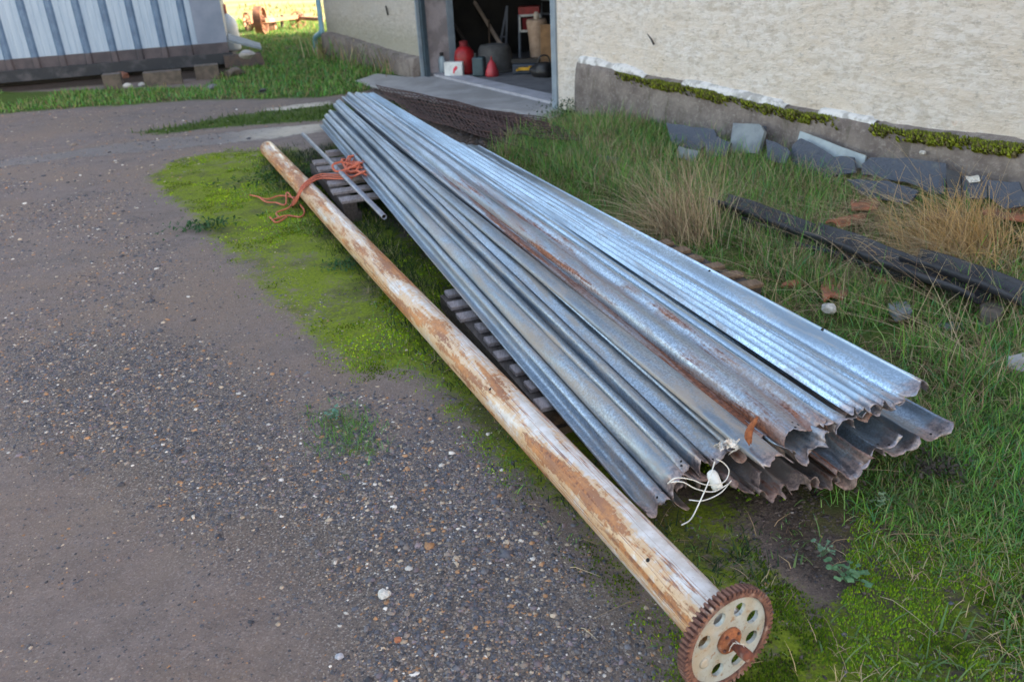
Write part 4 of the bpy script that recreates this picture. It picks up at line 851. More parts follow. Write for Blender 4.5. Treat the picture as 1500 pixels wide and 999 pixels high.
# small things on the wall
v, f = tube([wallp(958, 66, .012), wallp(954, 58, .03), wallp(948, 50, .05)], [.010, .008, .003], 6); part("bent_iron_hook", (v, f), simple("black_iron", (.05, .045, .045), rough=.7))
v, f = tube([wallp(565, 10, .012), wallp(567, 18, .03), wallp(568, 22, .012)], .012, 6); part("bent_iron_hook", (v, f), bpy.data.materials["black_iron"])
# blue downpipe at the far corner
M_bluepipe = simple("pale_blue_plastic", (.28, .52, .66), (.20, .42, .58), rough=.4); 
o = obj("downpipe", *tube(catmull([wt(TB0 - .10, .05, 3.7), wt(TB0 - .10, .05, 2.0), wt(TB0 - .10, .05, .52), wt(TB0 - .16, .06, .36), wt(TB0 - .42, .08, .26), wt(TB0 - .5, .08, .10), wt(TB0 - .5, .08, -.02)], 6), .042, 10), M_bluepipe, smooth=True); tag(o, "pale blue plastic downpipe with a kicked out shoe at the far corner of the barn", "pipe")
# concrete apron in front of the door
ap = [bp(*q, .02) for q in ((520, 119), (549, 128), (610, 143), (674, 156), (715, 160), (751, 162), (789, 175), (806, 178))]
ap = [np.array([p[0], p[1], .025]) for p in ap] + [wt(TD1 + .05, -.115, .025), wt(TD0 - .05, -.115, .025), wt(TD0 - .1, .16, .025), wt(TD0 - .8, .35, .025)]
o = bevel(obj("concrete_apron", *slab(ap, .10, np.array([0, 0, 1.])), M_conc), .012); tag(o, "worn concrete apron slab in front of the barn doorway", kind='structure')

# ------------------------------------------------------------------ things inside the doorway
FZ = .036
def fp(x, y, z=FZ): return bp(x, y, z)
M_red = simple("red_paint", (.40, .016, .02), (.24, .012, .016), rough=.45); M_blk = simple("black_plastic", (.02, .02, .022), rough=.5)  # red albedo lowered too, adding to the doorway's shade
M_tyre = simple("black_tyre", (.03, .03, .032), (.02, .02, .02), rough=.8); M_pole = simple("pale_wood_pole", (.55, .44, .36), (.42, .33, .26), scale=10)
M_teal = simple("dark_teal_plastic", (.045, .085, .10), (.03, .055, .07), rough=.5); M_canvas = simple("beige_canvas", (.50, .36, .26), (.38, .26, .18), scale=9); M_card = simple("brown_board", (.30, .17, .08), scale=9)
M_wht = simple("white_enamel", (.72, .74, .72), rough=.5); M_yel = simple("yellow_plastic", (.75, .42, .03), rough=.5); M_navy = simple("navy_plastic", (.03, .045, .07), rough=.5); M_tub = simple("grey_rubber", (.09, .09, .09), (.06, .06, .06), scale=12)
p = fp(649, 108); o = empty("bottle", p, "pale bottle with black pump cap standing by the far door jamb", "bottle")
obj("bottle_body", *lathe([(.045, 0), (.05, .02), (.05, .17), (.035, .21), (.018, .23)], p, 16), simple("pale_blue_bottle", (.36, .46, .52), rough=.4), o, smooth=True); obj("cap", *lathe([(.024, .225), (.026, .24), (.026, .265), (.012, .27)], p, 12), M_blk, o, smooth=True)
p = fp(682, 108); o = empty("gas_bottle", p, "round red gas bottle with a valve collar inside the doorway", "gas bottle")
obj("cylinder_body", *lathe([(.12, 0), (.135, .03), (.135, .22), (.12, .29), (.08, .33), (.05, .345)], p, 24), M_red, o, smooth=True); obj("collar", *lathe([(.055, .33), (.055, .41), (.05, .41), (.045, .34)], p, 16), simple("dark_red_paint", (.2, .015, .02)), o)
p = fp(666, 112); cw = WD; 
o = empty("enamel_box", p, "small white rectangular tin with a red mark leaning before the red gas bottle", "tin")
bxv, bxf = box(p + np.array([-.0, -.02, 0]), .25, .08, .18, R(-14)); bxv = [q + np.array([0, .045, 0]) * ((q[2] - FZ) / .2) + np.array([.0, 0, .0]) for q in bxv]
bevel(obj("tin_body", bxv, bxf, M_wht, o), .01)
XB = np.array([math.cos(R(-14)), math.sin(R(-14)), 0]); ff = p + np.array([0, -.02, 0]) - np.array([-XB[1], XB[0], 0]) * .0415
mk = [(a * .8, b * .8) for a, b in ((-.01, .055), (.01, .045), (.03, .09), (.06, .11), (.075, .15), (.04, .165), (.02, .14), (.0, .12), (-.005, .09))]
obj("red_mark", *slab([ff + XB * a + np.array([0, -.0015 + .045 * b / .2, b]) for a, b in mk], -.001), simple("red_print", (.75, .06, .10)), o)
p = fp(703, 112); o = empty("jerry_can", p, "dark teal plastic canister standing between the red gas bottle and the red can", "can")
bevel(obj("canister_body", *box(p, .16, .13, .24, R(-20)), M_teal, o), .025, 3); obj("spout", *lathe([(.022, .235), (.022, .28), (.018, .285)], p + np.array([-.04, 0, 0]), 10), M_blk, o)
p = fp(721, 112); o = empty("oil_can", p, "tapered pinkish red oil can with a narrow spout near the middle of the doorway", "can")
obj("can_body", *lathe([(.082, 0), (.088, .02), (.080, .07), (.052, .15), (.025, .19), (.014, .20)], p, 20), simple("pinkish_red_paint", (.50, .05, .065), (.34, .035, .05), rough=.4), o, smooth=True); obj("spout", *lathe([(.012, .20), (.010, .245)], p, 8), M_red, o)
p = fp(726, 104); o = empty("rubber_tub", p, "grey upturned rubber tub behind the cans", "tub")
obj("tub_body", *lathe([(.26, 0), (.25, .06), (.22, .28), (.19, .33), (.1, .345), (.01, .345)], p, 26), M_tub, o, smooth=True); obj("rim", *lathe([(.275, 0), (.28, .02), (.26, .03)], p, 26), M_tub, o, smooth=True)
def dirz(px1, py1, depth_t):   # point at wall offset -depth_t
    return wallp(px1, py1, -depth_t)
o = obj("long_pole", *tube([fp(752, 98) + np.array([0, 0, .02]), dirz(668, -40, 1.6)], .028, 8), M_pole); tag(o, "long pale wooden pole leaning diagonally across the doorway", "pole")
o = obj("short_pole", *tube([fp(703, 98) + np.array([0, 0, .02]), dirz(664, 34, 1.1)], .024, 8), simple("dull_grey_wood", (.14, .12, .11))); tag(o, "shorter grey pole leaning in the left of the doorway", "pole")
o = obj("tool_handle", *tube([fp(719, 96) + np.array([0, 0, .3]), dirz(716, 30, 1.4)], .013, 8), simple("brown_handle", (.16, .11, .08))); tag(o, "thin upright tool handle rising behind the oil can", "handle")
# wheel leaning in the dark
wc = dirz(692, 22, 1.7); o = empty("spare_wheel", (wc[0], wc[1], .1), "big dark tyred wheel leaning in the shadow of the barn", "wheel")
wax = -WN * .5 + np.array([.2, -.9, .1]); 
def torus(c, Rr, r, ax, k=32, j=8):
    ax = np.asarray(ax, float) / np.linalg.norm(ax); s = np.cross(ax, [0, 0, 1.]); s /= np.linalg.norm(s); u = np.cross(ax, s); V = []; Fc = []
    for i in range(k):
        a = 2 * math.pi * i / k; d = s * math.cos(a) + u * math.sin(a)
        for q in range(j):
            b = 2 * math.pi * q / j; V.append(np.asarray(c) + d * (Rr + r * math.cos(b)) + ax * r * math.sin(b))
    for i in range(k):
        for q in range(j): Fc.append((i * j + q, ((i + 1) % k) * j + q, ((i + 1) % k) * j + (q + 1) % j, i * j + (q + 1) % j))
    return V, Fc
obj("tyre", *torus(wc, .30, .055, wax), simple("dusty_tyre", (.10, .10, .10), rough=.85), o, smooth=True); obj("rim", *torus(wc, .235, .02, wax), simple("dull_rim", (.15, .15, .16)), o, smooth=True)
obj("hub", *lathe([(.05, -.05), (.05, .05), (.02, .06)], wc, 12, wax), simple("dull_hub", (.12, .1, .09)), o)
sw = np.cross(wax, [0, 0, 1.]); sw /= np.linalg.norm(sw); uw2 = np.cross(wax / np.linalg.norm(wax), sw)
for k in range(6):
    a = k * math.pi / 3; d = sw * math.cos(a) + uw2 * math.sin(a); obj("spoke", *tube([wc + d * .04, wc + d * .23], .012, 6), simple("dull_spoke", (.12, .1, .09)) if k == 0 else bpy.data.materials["dull_spoke"], o)
# toolbox with yellow tools
p = fp(771, 108); o = empty("toolbox", p, "low navy toolbox with yellow tool parts on the barn floor", "toolbox")
bevel(obj("box_body", *box(p, .34, .2, .13, R(-10)), M_navy, o), .02); obj("yellow_tool", *merge([box(p + np.array([-.03, -.10, .055]), .15, .03, .035, R(-8)), box(p + np.array([.05, -.105, .075]), .05, .03, .03, R(10)), box(p + np.array([-.11, -.10, .05]), .04, .03, .02, R(20))]), M_yel, o)
obj("lid", *box(p + np.array([0, .06, .13]), .36, .12, .05, R(-10)), M_blk, o); obj("latch", *box(p + np.array([.12, -.115, .07]), .04, .02, .03, R(-10)), M_wht, o)
p = fp(797, 112); o = empty("black_bag", p, "sagging black bag on the barn floor beside the toolbox", "bag"); v, f = rock(p + np.array([0, 0, .07]), .17, 4, .65, 3, .3); obj("bag_body", v, f, M_blk, o, smooth=True); v, f = tube(catmull([p + np.array([-.08, 0, .15]), p + np.array([-.04, 0, .24]), p + np.array([.05, 0, .24]), p + np.array([.09, 0, .14])], 5), .01, 6); obj("handle", v, f, M_blk, o)
# canvas roll, board, red box on stand
p = fp(788, 96); o = empty("canvas_roll", p, "upright beige roll of sacking standing near the right door post", "roll")
obj("roll_body", *lathe([(.085, 0), (.10, .1), (.115, .36), (.14, .55), (.13, .60), (.11, .585)], p, 18), M_canvas, o, smooth=True); obj("core_knob", *lathe([(.03, .57), (.042, .62), (.042, .66), (.02, .69)], p, 12), simple("pale_knob", (.6, .52, .42)), o, smooth=True)
p = fp(806, 100); o = tag(obj("board", *box(p, .24, .03, .55, R(-20)), M_card), "brown board standing upright against the right side of the doorway", "board")
p = fp(776, 84); o = empty("red_machine", p, "red topped machine with a white frame standing in the dark of the barn", "machine")
obj("red_top", *box(p + np.array([.02, 0, .60]), .30, .24, .10, R(-8)), M_red, o); 
for a, b in ((-.15, -.13), (.17, -.13)):
    obj("leg", *beam(p + np.array([a, b, 0]), p + np.array([a * .9, b * .9, .60]), .025, .025), simple("grey_frame", (.30, .34, .40), rough=.5) if a < 0 else bpy.data.materials["grey_frame"], o)
obj("white_frame", *merge([box(p + np.array([.02, -.13, .57]), .30, .02, .03, R(-8)), box(p + np.array([.02, -.13, .36]), .30, .02, .03, R(-8)), box(p + np.array([-.13, -.13, .37]), .022, .02, .20, R(-8)), box(p + np.array([.165, -.13, .37]), .022, .02, .20, R(-8))]), M_wht, o)
obj("red_panel", *box(p + np.array([.03, -.08, .38]), .24, .03, .17, R(-8)), simple("dark_red_panel", (.22, .012, .02)), o)
v, f = merge([beam(p + np.array([-.36, 0, 0]), p + np.array([-.30, 0, .72]), .03, .03), beam(p + np.array([-.48, .02, 0]), p + np.array([-.30, 0, .72]), .03, .03), beam(p + np.array([-.43, .02, .3]), p + np.array([-.33, 0, .3]), .03, .02)])
tag(obj("trestle", v, f, simple("grey_trestle", (.16, .18, .22))), "dim grey folding trestle left of the red machine", "trestle")
q0 = dirz(800, 40, 2.6); o = empty("ladder", (q0[0], q0[1], 0), "pale ladder leaning in the darkness at the right of the doorway", "ladder"); M_lad = simple("ladder_metal", (.35, .36, .38))
lp = dirz(792, 34, 2.6); rpp = dirz(812, 34, 2.6)
for s_, q in enumerate((lp, rpp)): b_ = q.copy(); b_[2] = FZ; tt = q + np.array([.05, .25, 1.6]); obj("rail", *beam(b_, tt, .04, .03), M_lad, o)
for k in range(10):
    f_ = .06 + k * .1; A1 = lp.copy(); A1[2] = FZ; A2 = lp + np.array([.05, .25, 1.6]); B1 = rpp.copy(); B1[2] = FZ; B2 = rpp + np.array([.05, .25, 1.6]); obj("rung", *beam(A1 + (A2 - A1) * f_, B1 + (B2 - B1) * f_, .03, .025), M_lad, o)

# ------------------------------------------------------------------ shed on the left
SA = bp(341, 99); SB = bp(0, 128); sdv = SA - SB; sdv[2] = 0; sdv /= np.linalg.norm(sdv); snv = np.array([sdv[1], -sdv[0], 0])   # outward, towards the camera
SZ = math.atan2(sdv[1], sdv[0])
def sp(t, o_=0.0, z=0.0): return SA + sdv * t + snv * o_ + np.array([0, 0, z])     # t negative leftwards
def shedp(x, y, off=0.0): return onp(x, y, SA + snv * off, snv)
shed = empty("shed", SA, "blue grey ribbed metal shed standing on a dark base at the left of the yard", "building", rz=SZ)
def clad_mat():
    m = M("pale_blue_cladding", .42, .1, .5); v = m.coord(); n = m.noise(m.coord(scale=(6, 6, .5)), 3, 5, .6)
    m.color(m.mix(m.ramp(n, .35, .7), (.42, .54, .68), (.33, .45, .60))); return m.m
M_clad = clad_mat(); M_rib = simple("blue_grey_rib", (.14, .23, .36), (.10, .17, .28), rough=.45); M_flash = simple("slate_blue_flashing", (.23, .28, .38), (.18, .23, .32), rough=.5, scale=3); M_skirt = simple("grey_brown_skirt", (.115, .10, .11), (.07, .065, .075), scale=4, bump=.004); M_base = simple("black_damp_base", (.035, .04, .048), (.09, .09, .10), scale=4, lo=.5, hi=.7, bump=.008)
zc = shedp(333, 62)[2]; tcn = float((shedp(333, 62) - SA) @ sdv); zs_ = .27
c1_ = shedp(290, 66); tfl = float((c1_ - SA) @ sdv); zl = shedp(20, 87)[2]; tl_ = float((shedp(20, 87) - SA) @ sdv)
def zb(t): return zc + (zl - zc) * (t - tcn) / (tl_ - tcn)
HS = 3.4; pitch = 1.0 / 3.05
ribx = [float((shedp(x, y) - SA) @ sdv) for x, y in ((276, 66), (240, 69), (204, 72), (168, 75), (131, 78), (93, 81), (53, 84), (12, 87))]
dr = (ribx[0] - ribx[-1]) / 7
print("shed rib spacing", dr, "base heights", zc, zl)
for k in range(20):       # each bay: one pressed rib and a pan with stiffeners
    tr = ribx[0] - dr * k; V = []; prof = []
    for x, o_ in ((.5, 0), (.40, 0), (.385, .006), (.36, .006), (.345, 0), (.20, 0), (.185, .006), (.16, .006), (.145, 0)): prof.append((tr + x * dr * 1.0, o_))
    prof = [(tr + dr * .845, 0), (tr + dr * .66, 0), (tr + dr * .645, .006), (tr + dr * .615, .006), (tr + dr * .60, 0), (tr + dr * .40, 0), (tr + dr * .385, .006), (tr + dr * .355, .006), (tr + dr * .34, 0), (tr + dr * .155, 0)]
    if k == 0: prof = [(min(a, tfl - .0), b) for a, b in prof]
    for t, o_ in prof: V += [sp(t, o_, zb(t)), sp(t, o_, HS)]
    obj("cladding_panel", V, [(2 * i, 2 * i + 2, 2 * i + 3, 2 * i + 1) for i in range(len(prof) - 1)], M_clad, shed)
    pr_ = [(tr + dr * .155, .0), (tr + dr * .07, .045), (tr - dr * .07, .045), (tr - dr * .155, .0)]; V = []
    for t, o_ in pr_: V += [sp(t, o_, zb(t) - .002), sp(t, o_, HS)]
    obj("rib", V, [(0, 2, 3, 1), (2, 4, 5, 3), (4, 6, 7, 5)], M_rib, shed)  # darker rib colour stands in for shade and reflection on the ribs
tl0 = ribx[0] - dr * 19.2
V = [sp(tfl, .05, zb(tfl)), sp(tcn, .05, zb(tcn)), sp(tcn, .05, HS), sp(tfl, .05, HS), sp(tfl, -.02, zb(tfl)), sp(tcn, -5, zb(tcn)), sp(tcn, -5, HS), sp(tfl, -.02, HS)]
obj("corner_flashing", V, [(0, 1, 2, 3), (4, 0, 3, 7), (1, 5, 6, 2)], M_flash, shed)
# dark lower strip follows the ribs
V = []; prof = []
for k in range(20):
    tr = ribx[0] - dr * k
    prof += [(tr + dr * .155, .012), (tr + dr * .10, .055), (tr - dr * .10, .055), (tr - dr * .155, .012)]
prof = [(tcn, .055), (tfl, .055), (tfl - .001, .012)] + [q for q in prof if q[0] < tfl - .01]
for t, o_ in prof: V += [sp(t, o_ + .004, zb(t) - .16), sp(t, o_ + .004, zb(t) + .003)]
obj("skirt_strip", V, [(2 * i, 2 * i + 2, 2 * i + 3, 2 * i + 1) for i in range(len(prof) - 1)], M_skirt, shed)
print('SHEDZ', zc, zl)
zk = lambda t: zb(t) - .15
V, F_ = slab([sp(tcn + .05, .09, zk(tcn) + .0), sp(tl0, .09, zk(tl0) + .0), sp(tl0, .09, .05), sp(tcn + .05, .09, .07)], .2); obj("base_beam", V, F_, M_base, shed)
P = [sp(tcn - .05, -.06, .0), sp(tl0, -.06, .0), sp(tl0, -5, .0), sp(tcn - .05, -5, 0)]
obj("inner_wall", [p + np.array([0, 0, z]) for z in (.0, HS) for p in P], [(0, 1, 5, 4), (1, 2, 6, 5), (2, 3, 7, 6), (3, 0, 4, 7)], M_int, shed)
obj("roof", *slab([sp(tcn + .15, .2, HS + .0), sp(tl0, .2, HS + .0), sp(tl0, -5.2, HS + .7), sp(tcn + .15, -5.2, HS + .7)], .06), M_roof, shed)
M_blockc = simple("old_concrete_block", (.15, .12, .10), (.085, .075, .06), scale=9, bump=.006)
for x0, x1, y0, y1 in ((212, 262, 106, 128), (150, 176, 118, 132), (285, 318, 102, 118)):
    a = bp(x0, y1); b = bp(x1, y1 - 2); w_ = np.linalg.norm(b - a); c_ = (a + b) / 2; 
    obj("support_block", *box(c_ + np.array([0, .12, -.02]), w_, .22, .21, SZ), M_blockc, shed)
# sloping sheet and stones at the shed corner
v, f = slab([sp(tcn + .02, .10, .42), sp(tcn + .50, .05, .26), sp(tcn + .50, -.8, .26), sp(tcn + .02, -.8, .45)], .03); obj("corner_skirt_sheet", v, f, simple("weathered_corner_sheet", (.24, .29, .33), (.16, .19, .22)), shed)
v, f = slab([sp(tcn - .1, .06, .20), sp(tcn + .46, .03, .20), sp(tcn + .50, .03, .02), sp(tcn - .1, .06, .02)], .2); obj("corner_base", v, f, simple("brown_brick_base", (.12, .085, .07), (.07, .06, .06), scale=8), shed)
for k, (x, y, r, mt, lb) in enumerate(((362, 84, .11, M_conc, "pale stone resting on the sloping corner sheet of the shed"), (343, 112, .14, M_blockc, "brown rubble stone at the foot of the shed corner"), (188, 129, .07, M_whitestone, "small white stone in the grass before the shed block"), (208, 126, .05, M_whitestone, "smaller white chip next to the shed support block"), (178, 115, .11, simple("dull_red_rubble", (.26, .12, .08)), "dull red rubble lump under the middle of the shed base"), (312, 131, .07, M_concd, "dark stone on the grass edge below the shed corner"), (386, 136, .06, M_blk, "black clod on the grass edge right of the shed"))):
    p = bp(x, y, .0 if k else .28); v, f = rock(p + np.array([0, 0, r * .3]), r, 20 + k, .6, 2, .4); tag(obj("stone", v, f, mt), lb, "stone")
# gas cylinder behind the shed corner
p = bp(341, 74); M_cyl = simple("pale_blue_white_cylinder", (.55, .62, .68), (.45, .53, .60), rough=.4, scale=4); o = empty("gas_cylinder", p, "tall white gas cylinder with a rusty red top standing behind the shed corner", "gas bottle")
obj("cylinder_body", *lathe([(.15, 0), (.165, .04), (.165, .44), (.14, .54), (.06, .62), (.05, .64)], p, 24), M_cyl, o, smooth=True); obj("valve_guard", *lathe([(.07, .62), (.07, .80), (.06, .80)], p + np.array([-.05, 0, 0]), 14), simple("brick_red_guard", (.32, .12, .09)), o, smooth=True)

# ------------------------------------------------------------------ old farm carriage in the sun
o = empty("farm_carriage", bp(400, 52), "rusty old farm implement frame on iron wheels standing in the sunlit field", "cart")
def iron_wheel(c, Rr, ax, wd, nsp):
    ax = np.asarray(ax, float) / np.linalg.norm(ax); s = np.cross(ax, [0, 0, 1.]); s /= np.linalg.norm(s); u = np.cross(ax, s)
    obj("wheel_rim", *lathe([(Rr - .025, -wd / 2), (Rr, -wd / 2), (Rr, wd / 2), (Rr - .025, wd / 2), (Rr - .025, -wd / 2)], c, 28, ax), M_farrust, o)
    obj("wheel_hub", *lathe([(.05, -wd * .7), (.05, wd * .7)], c, 10, ax), M_farrust, o)
    for k in range(nsp):
        a = 2 * math.pi * k / nsp; obj("spoke", *beam(c, c + (s * math.cos(a) + u * math.sin(a)) * (Rr - .015), .025, .02, up=ax), M_farrust, o)
def lathe_open(prof, c, k, ax):
    v, f = lathe(prof, c, k, ax); return v, f[:-2]
_l = lathe
def lathe(prof, c, k=16, axis=None, _o=_l):
    v, f = _o(prof, c, k, axis)
    return (v, f[:-2]) if prof[0] == prof[-1] else (v, f)
w1 = bp(385, 51); w2 = bp(366, 47); w3 = bp(438, 43)
hx = bp(440, 40) - bp(370, 40); hx /= np.linalg.norm(hx); hd = np.array([-hx[1], hx[0], 0])
iron_wheel(w1 + np.array([0, 0, .29]), .29, (.99, -.02, 0), .17, 8); iron_wheel(w2 + np.array([0, 0, .21]), .21, (.75, .65, 0), .06, 8); iron_wheel(w3 + np.array([0, 0, .19]), .19, (.2, -1, 0), .05, 8)
obj("frame_beam", *beam(w1 + np.array([0, 0, .27]), w3 + np.array([0, -.1, .27]), .12, .08), M_farrust, o); obj("frame_beam", *beam(w1 + hd * .5 + np.array([0, 0, .27]), w3 + hd * .5 + np.array([0, 0, .27]), .1, .07), M_farrust, o)
obj("draw_pole", *beam(w3 + np.array([0, 0, .24]), w3 + hx * .75 + np.array([0, 0, .20]), .08, .07), M_farrust, o)
pbx = bp(398, 46); obj("gear_box", *box(pbx + np.array([0, 0, .02]), .22, .22, .24), M_farrust, o); obj("lever", *tube([w1 + hd * .1 + np.array([0, 0, .35]), w1 - hx * .12 + np.array([0, 0, .5])], .02, 6), M_farrust, o)
obj("drop_arm", *beam(w3 - hx * .45 + np.array([0, 0, .3]), w3 - hx * .5 + np.array([0, 0, .04]), .05, .05), simple("black_arm", (.03, .025, .02)), o)
P = scatter(poly([(340, 8), (560, 8), (480, 52), (340, 51)]), 14, nf=.4, thr=.2); fgv = blades(P, .16, .03, .8, [(.16, .17, .05), (.22, .19, .08), (.10, .13, .04)], seg=2)
bulk("field_grass", *fgv, M_blade, label="rough sunlit straw coloured field grass beyond the buildings")

# ------------------------------------------------------------------ rusty wire mesh heap between the apron and the pile
M_wire = simple("dark_rusty_wire", (.10, .05, .04), (.05, .03, .027), scale=20, rough=.85)
def mesh_sheet(c0, c1, c2, c3, nu, nv, seed, label, sagz=.05, r=.0055):
    c0, c1, c2, c3 = (np.array([*bp(*c, 0)[:2], 0]) for c in (c0, c1, c2, c3)); T = []
    def q(u, v):
        p = (c0 * (1 - u) + c1 * u) * (1 - v) + (c3 * (1 - u) + c2 * u) * v; p = p.copy(); p[2] = gz(p[0], p[1]) + .03 + sagz * (mnoise.noise(Vector((u * 3.5, v * 2, seed))) + .5) + .012 * mnoise.noise(Vector((u * 11, v * 9, seed))); return p
    e = empty("wire_mesh", (*((c0 + c2) / 2)[:2], 0), label, "wire mesh")
    for (n, a) in ((nu, 0), (nv, 1)):
        for k in range(n):
            f_ = (k + rnd.uniform(-.15, .15)) / (n - 1); P = [q(f_, s) if a == 0 else q(s, f_) for s in np.linspace(0, 1, 7 if a == 0 else 16)]; T.append(tube(P, r, 4, False))
    obj("wires", *merge(T), M_wire, e)['kind'] = 'stuff'
mesh_sheet((552, 131), (800, 184), (800, 238), (600, 176), 38, 11, 2, "heap of dark rusty wire mesh lying between the pile and the concrete apron", .045)
mesh_sheet((640, 152), (846, 205), (872, 226), (700, 200), 30, 9, 6, "second sheet of rusty wire mesh nearer the door post, half in the grass", .05)
M_deb = simple("dark_debris", (.05, .04, .035), (.09, .07, .055), scale=9, bump=.01)
for k, (x, y, r) in enumerate(((835, 213, .13), (790, 200, .12), (720, 182, .12))):
    pass

# ------------------------------------------------------------------ slates, tiles and rubble along the wall
M_slate = simple("blue_grey_slate", (.06, .072, .10), (.11, .12, .12), rough=.6, scale=14, bump=.012, lo=.5, hi=.75); M_slatel = simple("grey_green_slate", (.22, .25, .26), (.14, .16, .18), rough=.6, scale=9, bump=.004); M_slatep = simple("pale_slate", (.34, .40, .42), (.24, .28, .30), rough=.6, scale=9)
M_tile = simple("terracotta_tile", (.40, .14, .07), (.17, .10, .06), rough=.8, scale=14, bump=.004); M_tiled = simple("mossy_terracotta", (.20, .10, .06), (.20, .18, .06), scale=14, bump=.006); M_bit = simple("black_bitumen_sheet", (.016, .017, .021), (.04, .04, .045), rough=.6, scale=8, bump=.005)
def lean(px, off0, off1, label, mat, thick=.014, name="slate", cat="slate", zb_=.1, zt_=.45):
    """polygon lying in a plane that leans back against the plinth"""
    bot = WP + WN * off0 + np.array([0, 0, zb_]); top = WP + WN * off1 + np.array([0, 0, zt_]); e = top - bot; nrm = np.cross(WD, e); nrm /= np.linalg.norm(nrm)
    if nrm @ WN < 0: nrm = -nrm
    P = [onp(x, y, bot, nrm) for x, y in px]
    Q = []
    for i in range(len(P)):
        a, b = P[i], P[(i + 1) % len(P)]
        for k in range(3): Q.append(a + (b - a) * k / 3 + e / np.linalg.norm(e) * rnd.uniform(-.006, .006))
    a_ = sum(np.cross(Q[i] - Q[0], Q[(i + 1) % len(Q)] - Q[0]) for i in range(len(Q)))
    if a_ @ nrm < 0: Q = Q[::-1]
    return tag(obj(name, *slab(Q, thick, nrm), mat), label, cat)
lean([(976, 180), (1000, 184), (1046, 190), (1050, 202), (1022, 222), (984, 212)], .42, .16, "dark broken slate leaning under a grass tuft, leftmost of the slates by the wall", M_slate, .03)
lean([(1074, 180), (1112, 181), (1120, 192), (1110, 226), (1068, 222)], .34, .14, "grey green upright slate with rounded top, second of the slates by the wall", M_slatel, .03)
lean([(1108, 182), (1121, 186), (1116, 215), (1108, 224)], .30, .10, "narrow dark slate edge standing behind the grey green slate", M_slate, .02)
lean([(1172, 192), (1268, 228), (1266, 246), (1200, 244), (1160, 236)], .26, .12, "pale slate with a sloping top edge behind the large dark slate", M_slatep)
lean([(1156, 232), (1161, 212), (1174, 202), (1222, 229), (1250, 231), (1254, 252), (1200, 262), (1156, 250)], .34, .16, "large dark blue slate leaning in the grass in front of the pale slate", M_slate, .018)
lean([(1262, 241), (1275, 230), (1330, 232), (1386, 240), (1385, 284), (1366, 286), (1340, 270), (1300, 262), (1262, 255)], .32, .15, "wide dark jagged slate right of the large dark blue slate", M_slate, .02)
lean([(1404, 258), (1446, 258), (1446, 290), (1408, 290)], .32, .16, "small dark square slate with a white blotch near the right edge", M_slate, .02)
lean([(1414, 258), (1433, 256), (1436, 266), (1420, 268)], .335, .175, "white splash of lime mortar stuck on the small square slate", M_whitestone, .004, "mortar_splash", "mortar")
def soil_mound(x0, x1, y, r, mat, label, seed):
    a = bp((x0 + x1) / 2, y, .08); wd = np.linalg.norm(bp(x1, y, .08) - bp(x0, y, .08)) / 2; v, f = rock(a, 1, seed, 1, 3, .35, (wd, r, r * .7)); return tag(obj("rubble_mound", v, f, mat), label, "rubble")
M_mossrub = simple("mossy_rubble", (.16, .14, .05), (.10, .085, .07), scale=20, bump=.02)
soil_mound(1222, 1350, 282, .15, M_mossrub, "mossy brown rubble lump below the wide jagged slate", 41)
soil_mound(905, 960, 172, .10, simple("bright_green_bag", (.05, .34, .10), (.03, .2, .06), rough=.4, scale=12), "bright green plastic scrap in the weeds near the door post", 42)['category'] = "plastic"
bpy.data.objects["rubble_mound.001"].name = "plastic_scrap"
o = lean([(800, 225), (850, 221), (905, 232), (900, 246), (830, 242)], .95, .93, "pale blue grey slate lying half hidden in grass behind the pile", M_slatel, .02, zb_=.02, zt_=.06)
def ridge(px, py, L, r, ang, mat, label, tilt=0.0, z=.03, arc=math.pi, name="ridge_tile"):
    c = bp(px, py, z); d = np.array([math.cos(ang), math.sin(ang), tilt]); s = np.array([-d[1], d[0], 0]); V = []; Fc = []; k = 12
    for e in (0, 1):
        for rr in (r, r - .014):
            for j in range(k + 1):
                a = math.pi / 2 - arc / 2 + arc * j / k; V.append(c + d * L * e + s * rr * math.cos(a) + np.array([0, 0, 1]) * rr * math.sin(a))
    n = k + 1
    for j in range(k): Fc += [(j, j + 1, 2 * n + j + 1, 2 * n + j), (n + j + 1, n + j, 3 * n + j, 3 * n + j + 1), (j, n + j, n + j + 1, j + 1), (2 * n + j, 2 * n + j + 1, 3 * n + j + 1, 3 * n + j)]
    Fc += [(0, 2 * n, 3 * n, n), (k, n + k, 3 * n + k, 2 * n + k)]
    return tag(obj(name, V, Fc, mat), label, "roof tile")
ridge(1257, 318, .26, .062, 1.7, M_tiled, "mossy half round ridge tile with open end facing the yard, left of a pair")
ridge(1284, 322, .26, .062, 1.6, M_tiled, "lichened half round ridge tile with open end, right of the pair")
ridge(1218, 340, .22, .07, .4, M_tile, "reddish curved roof tile lying just behind the black sheeting", z=.05, arc=1.9)
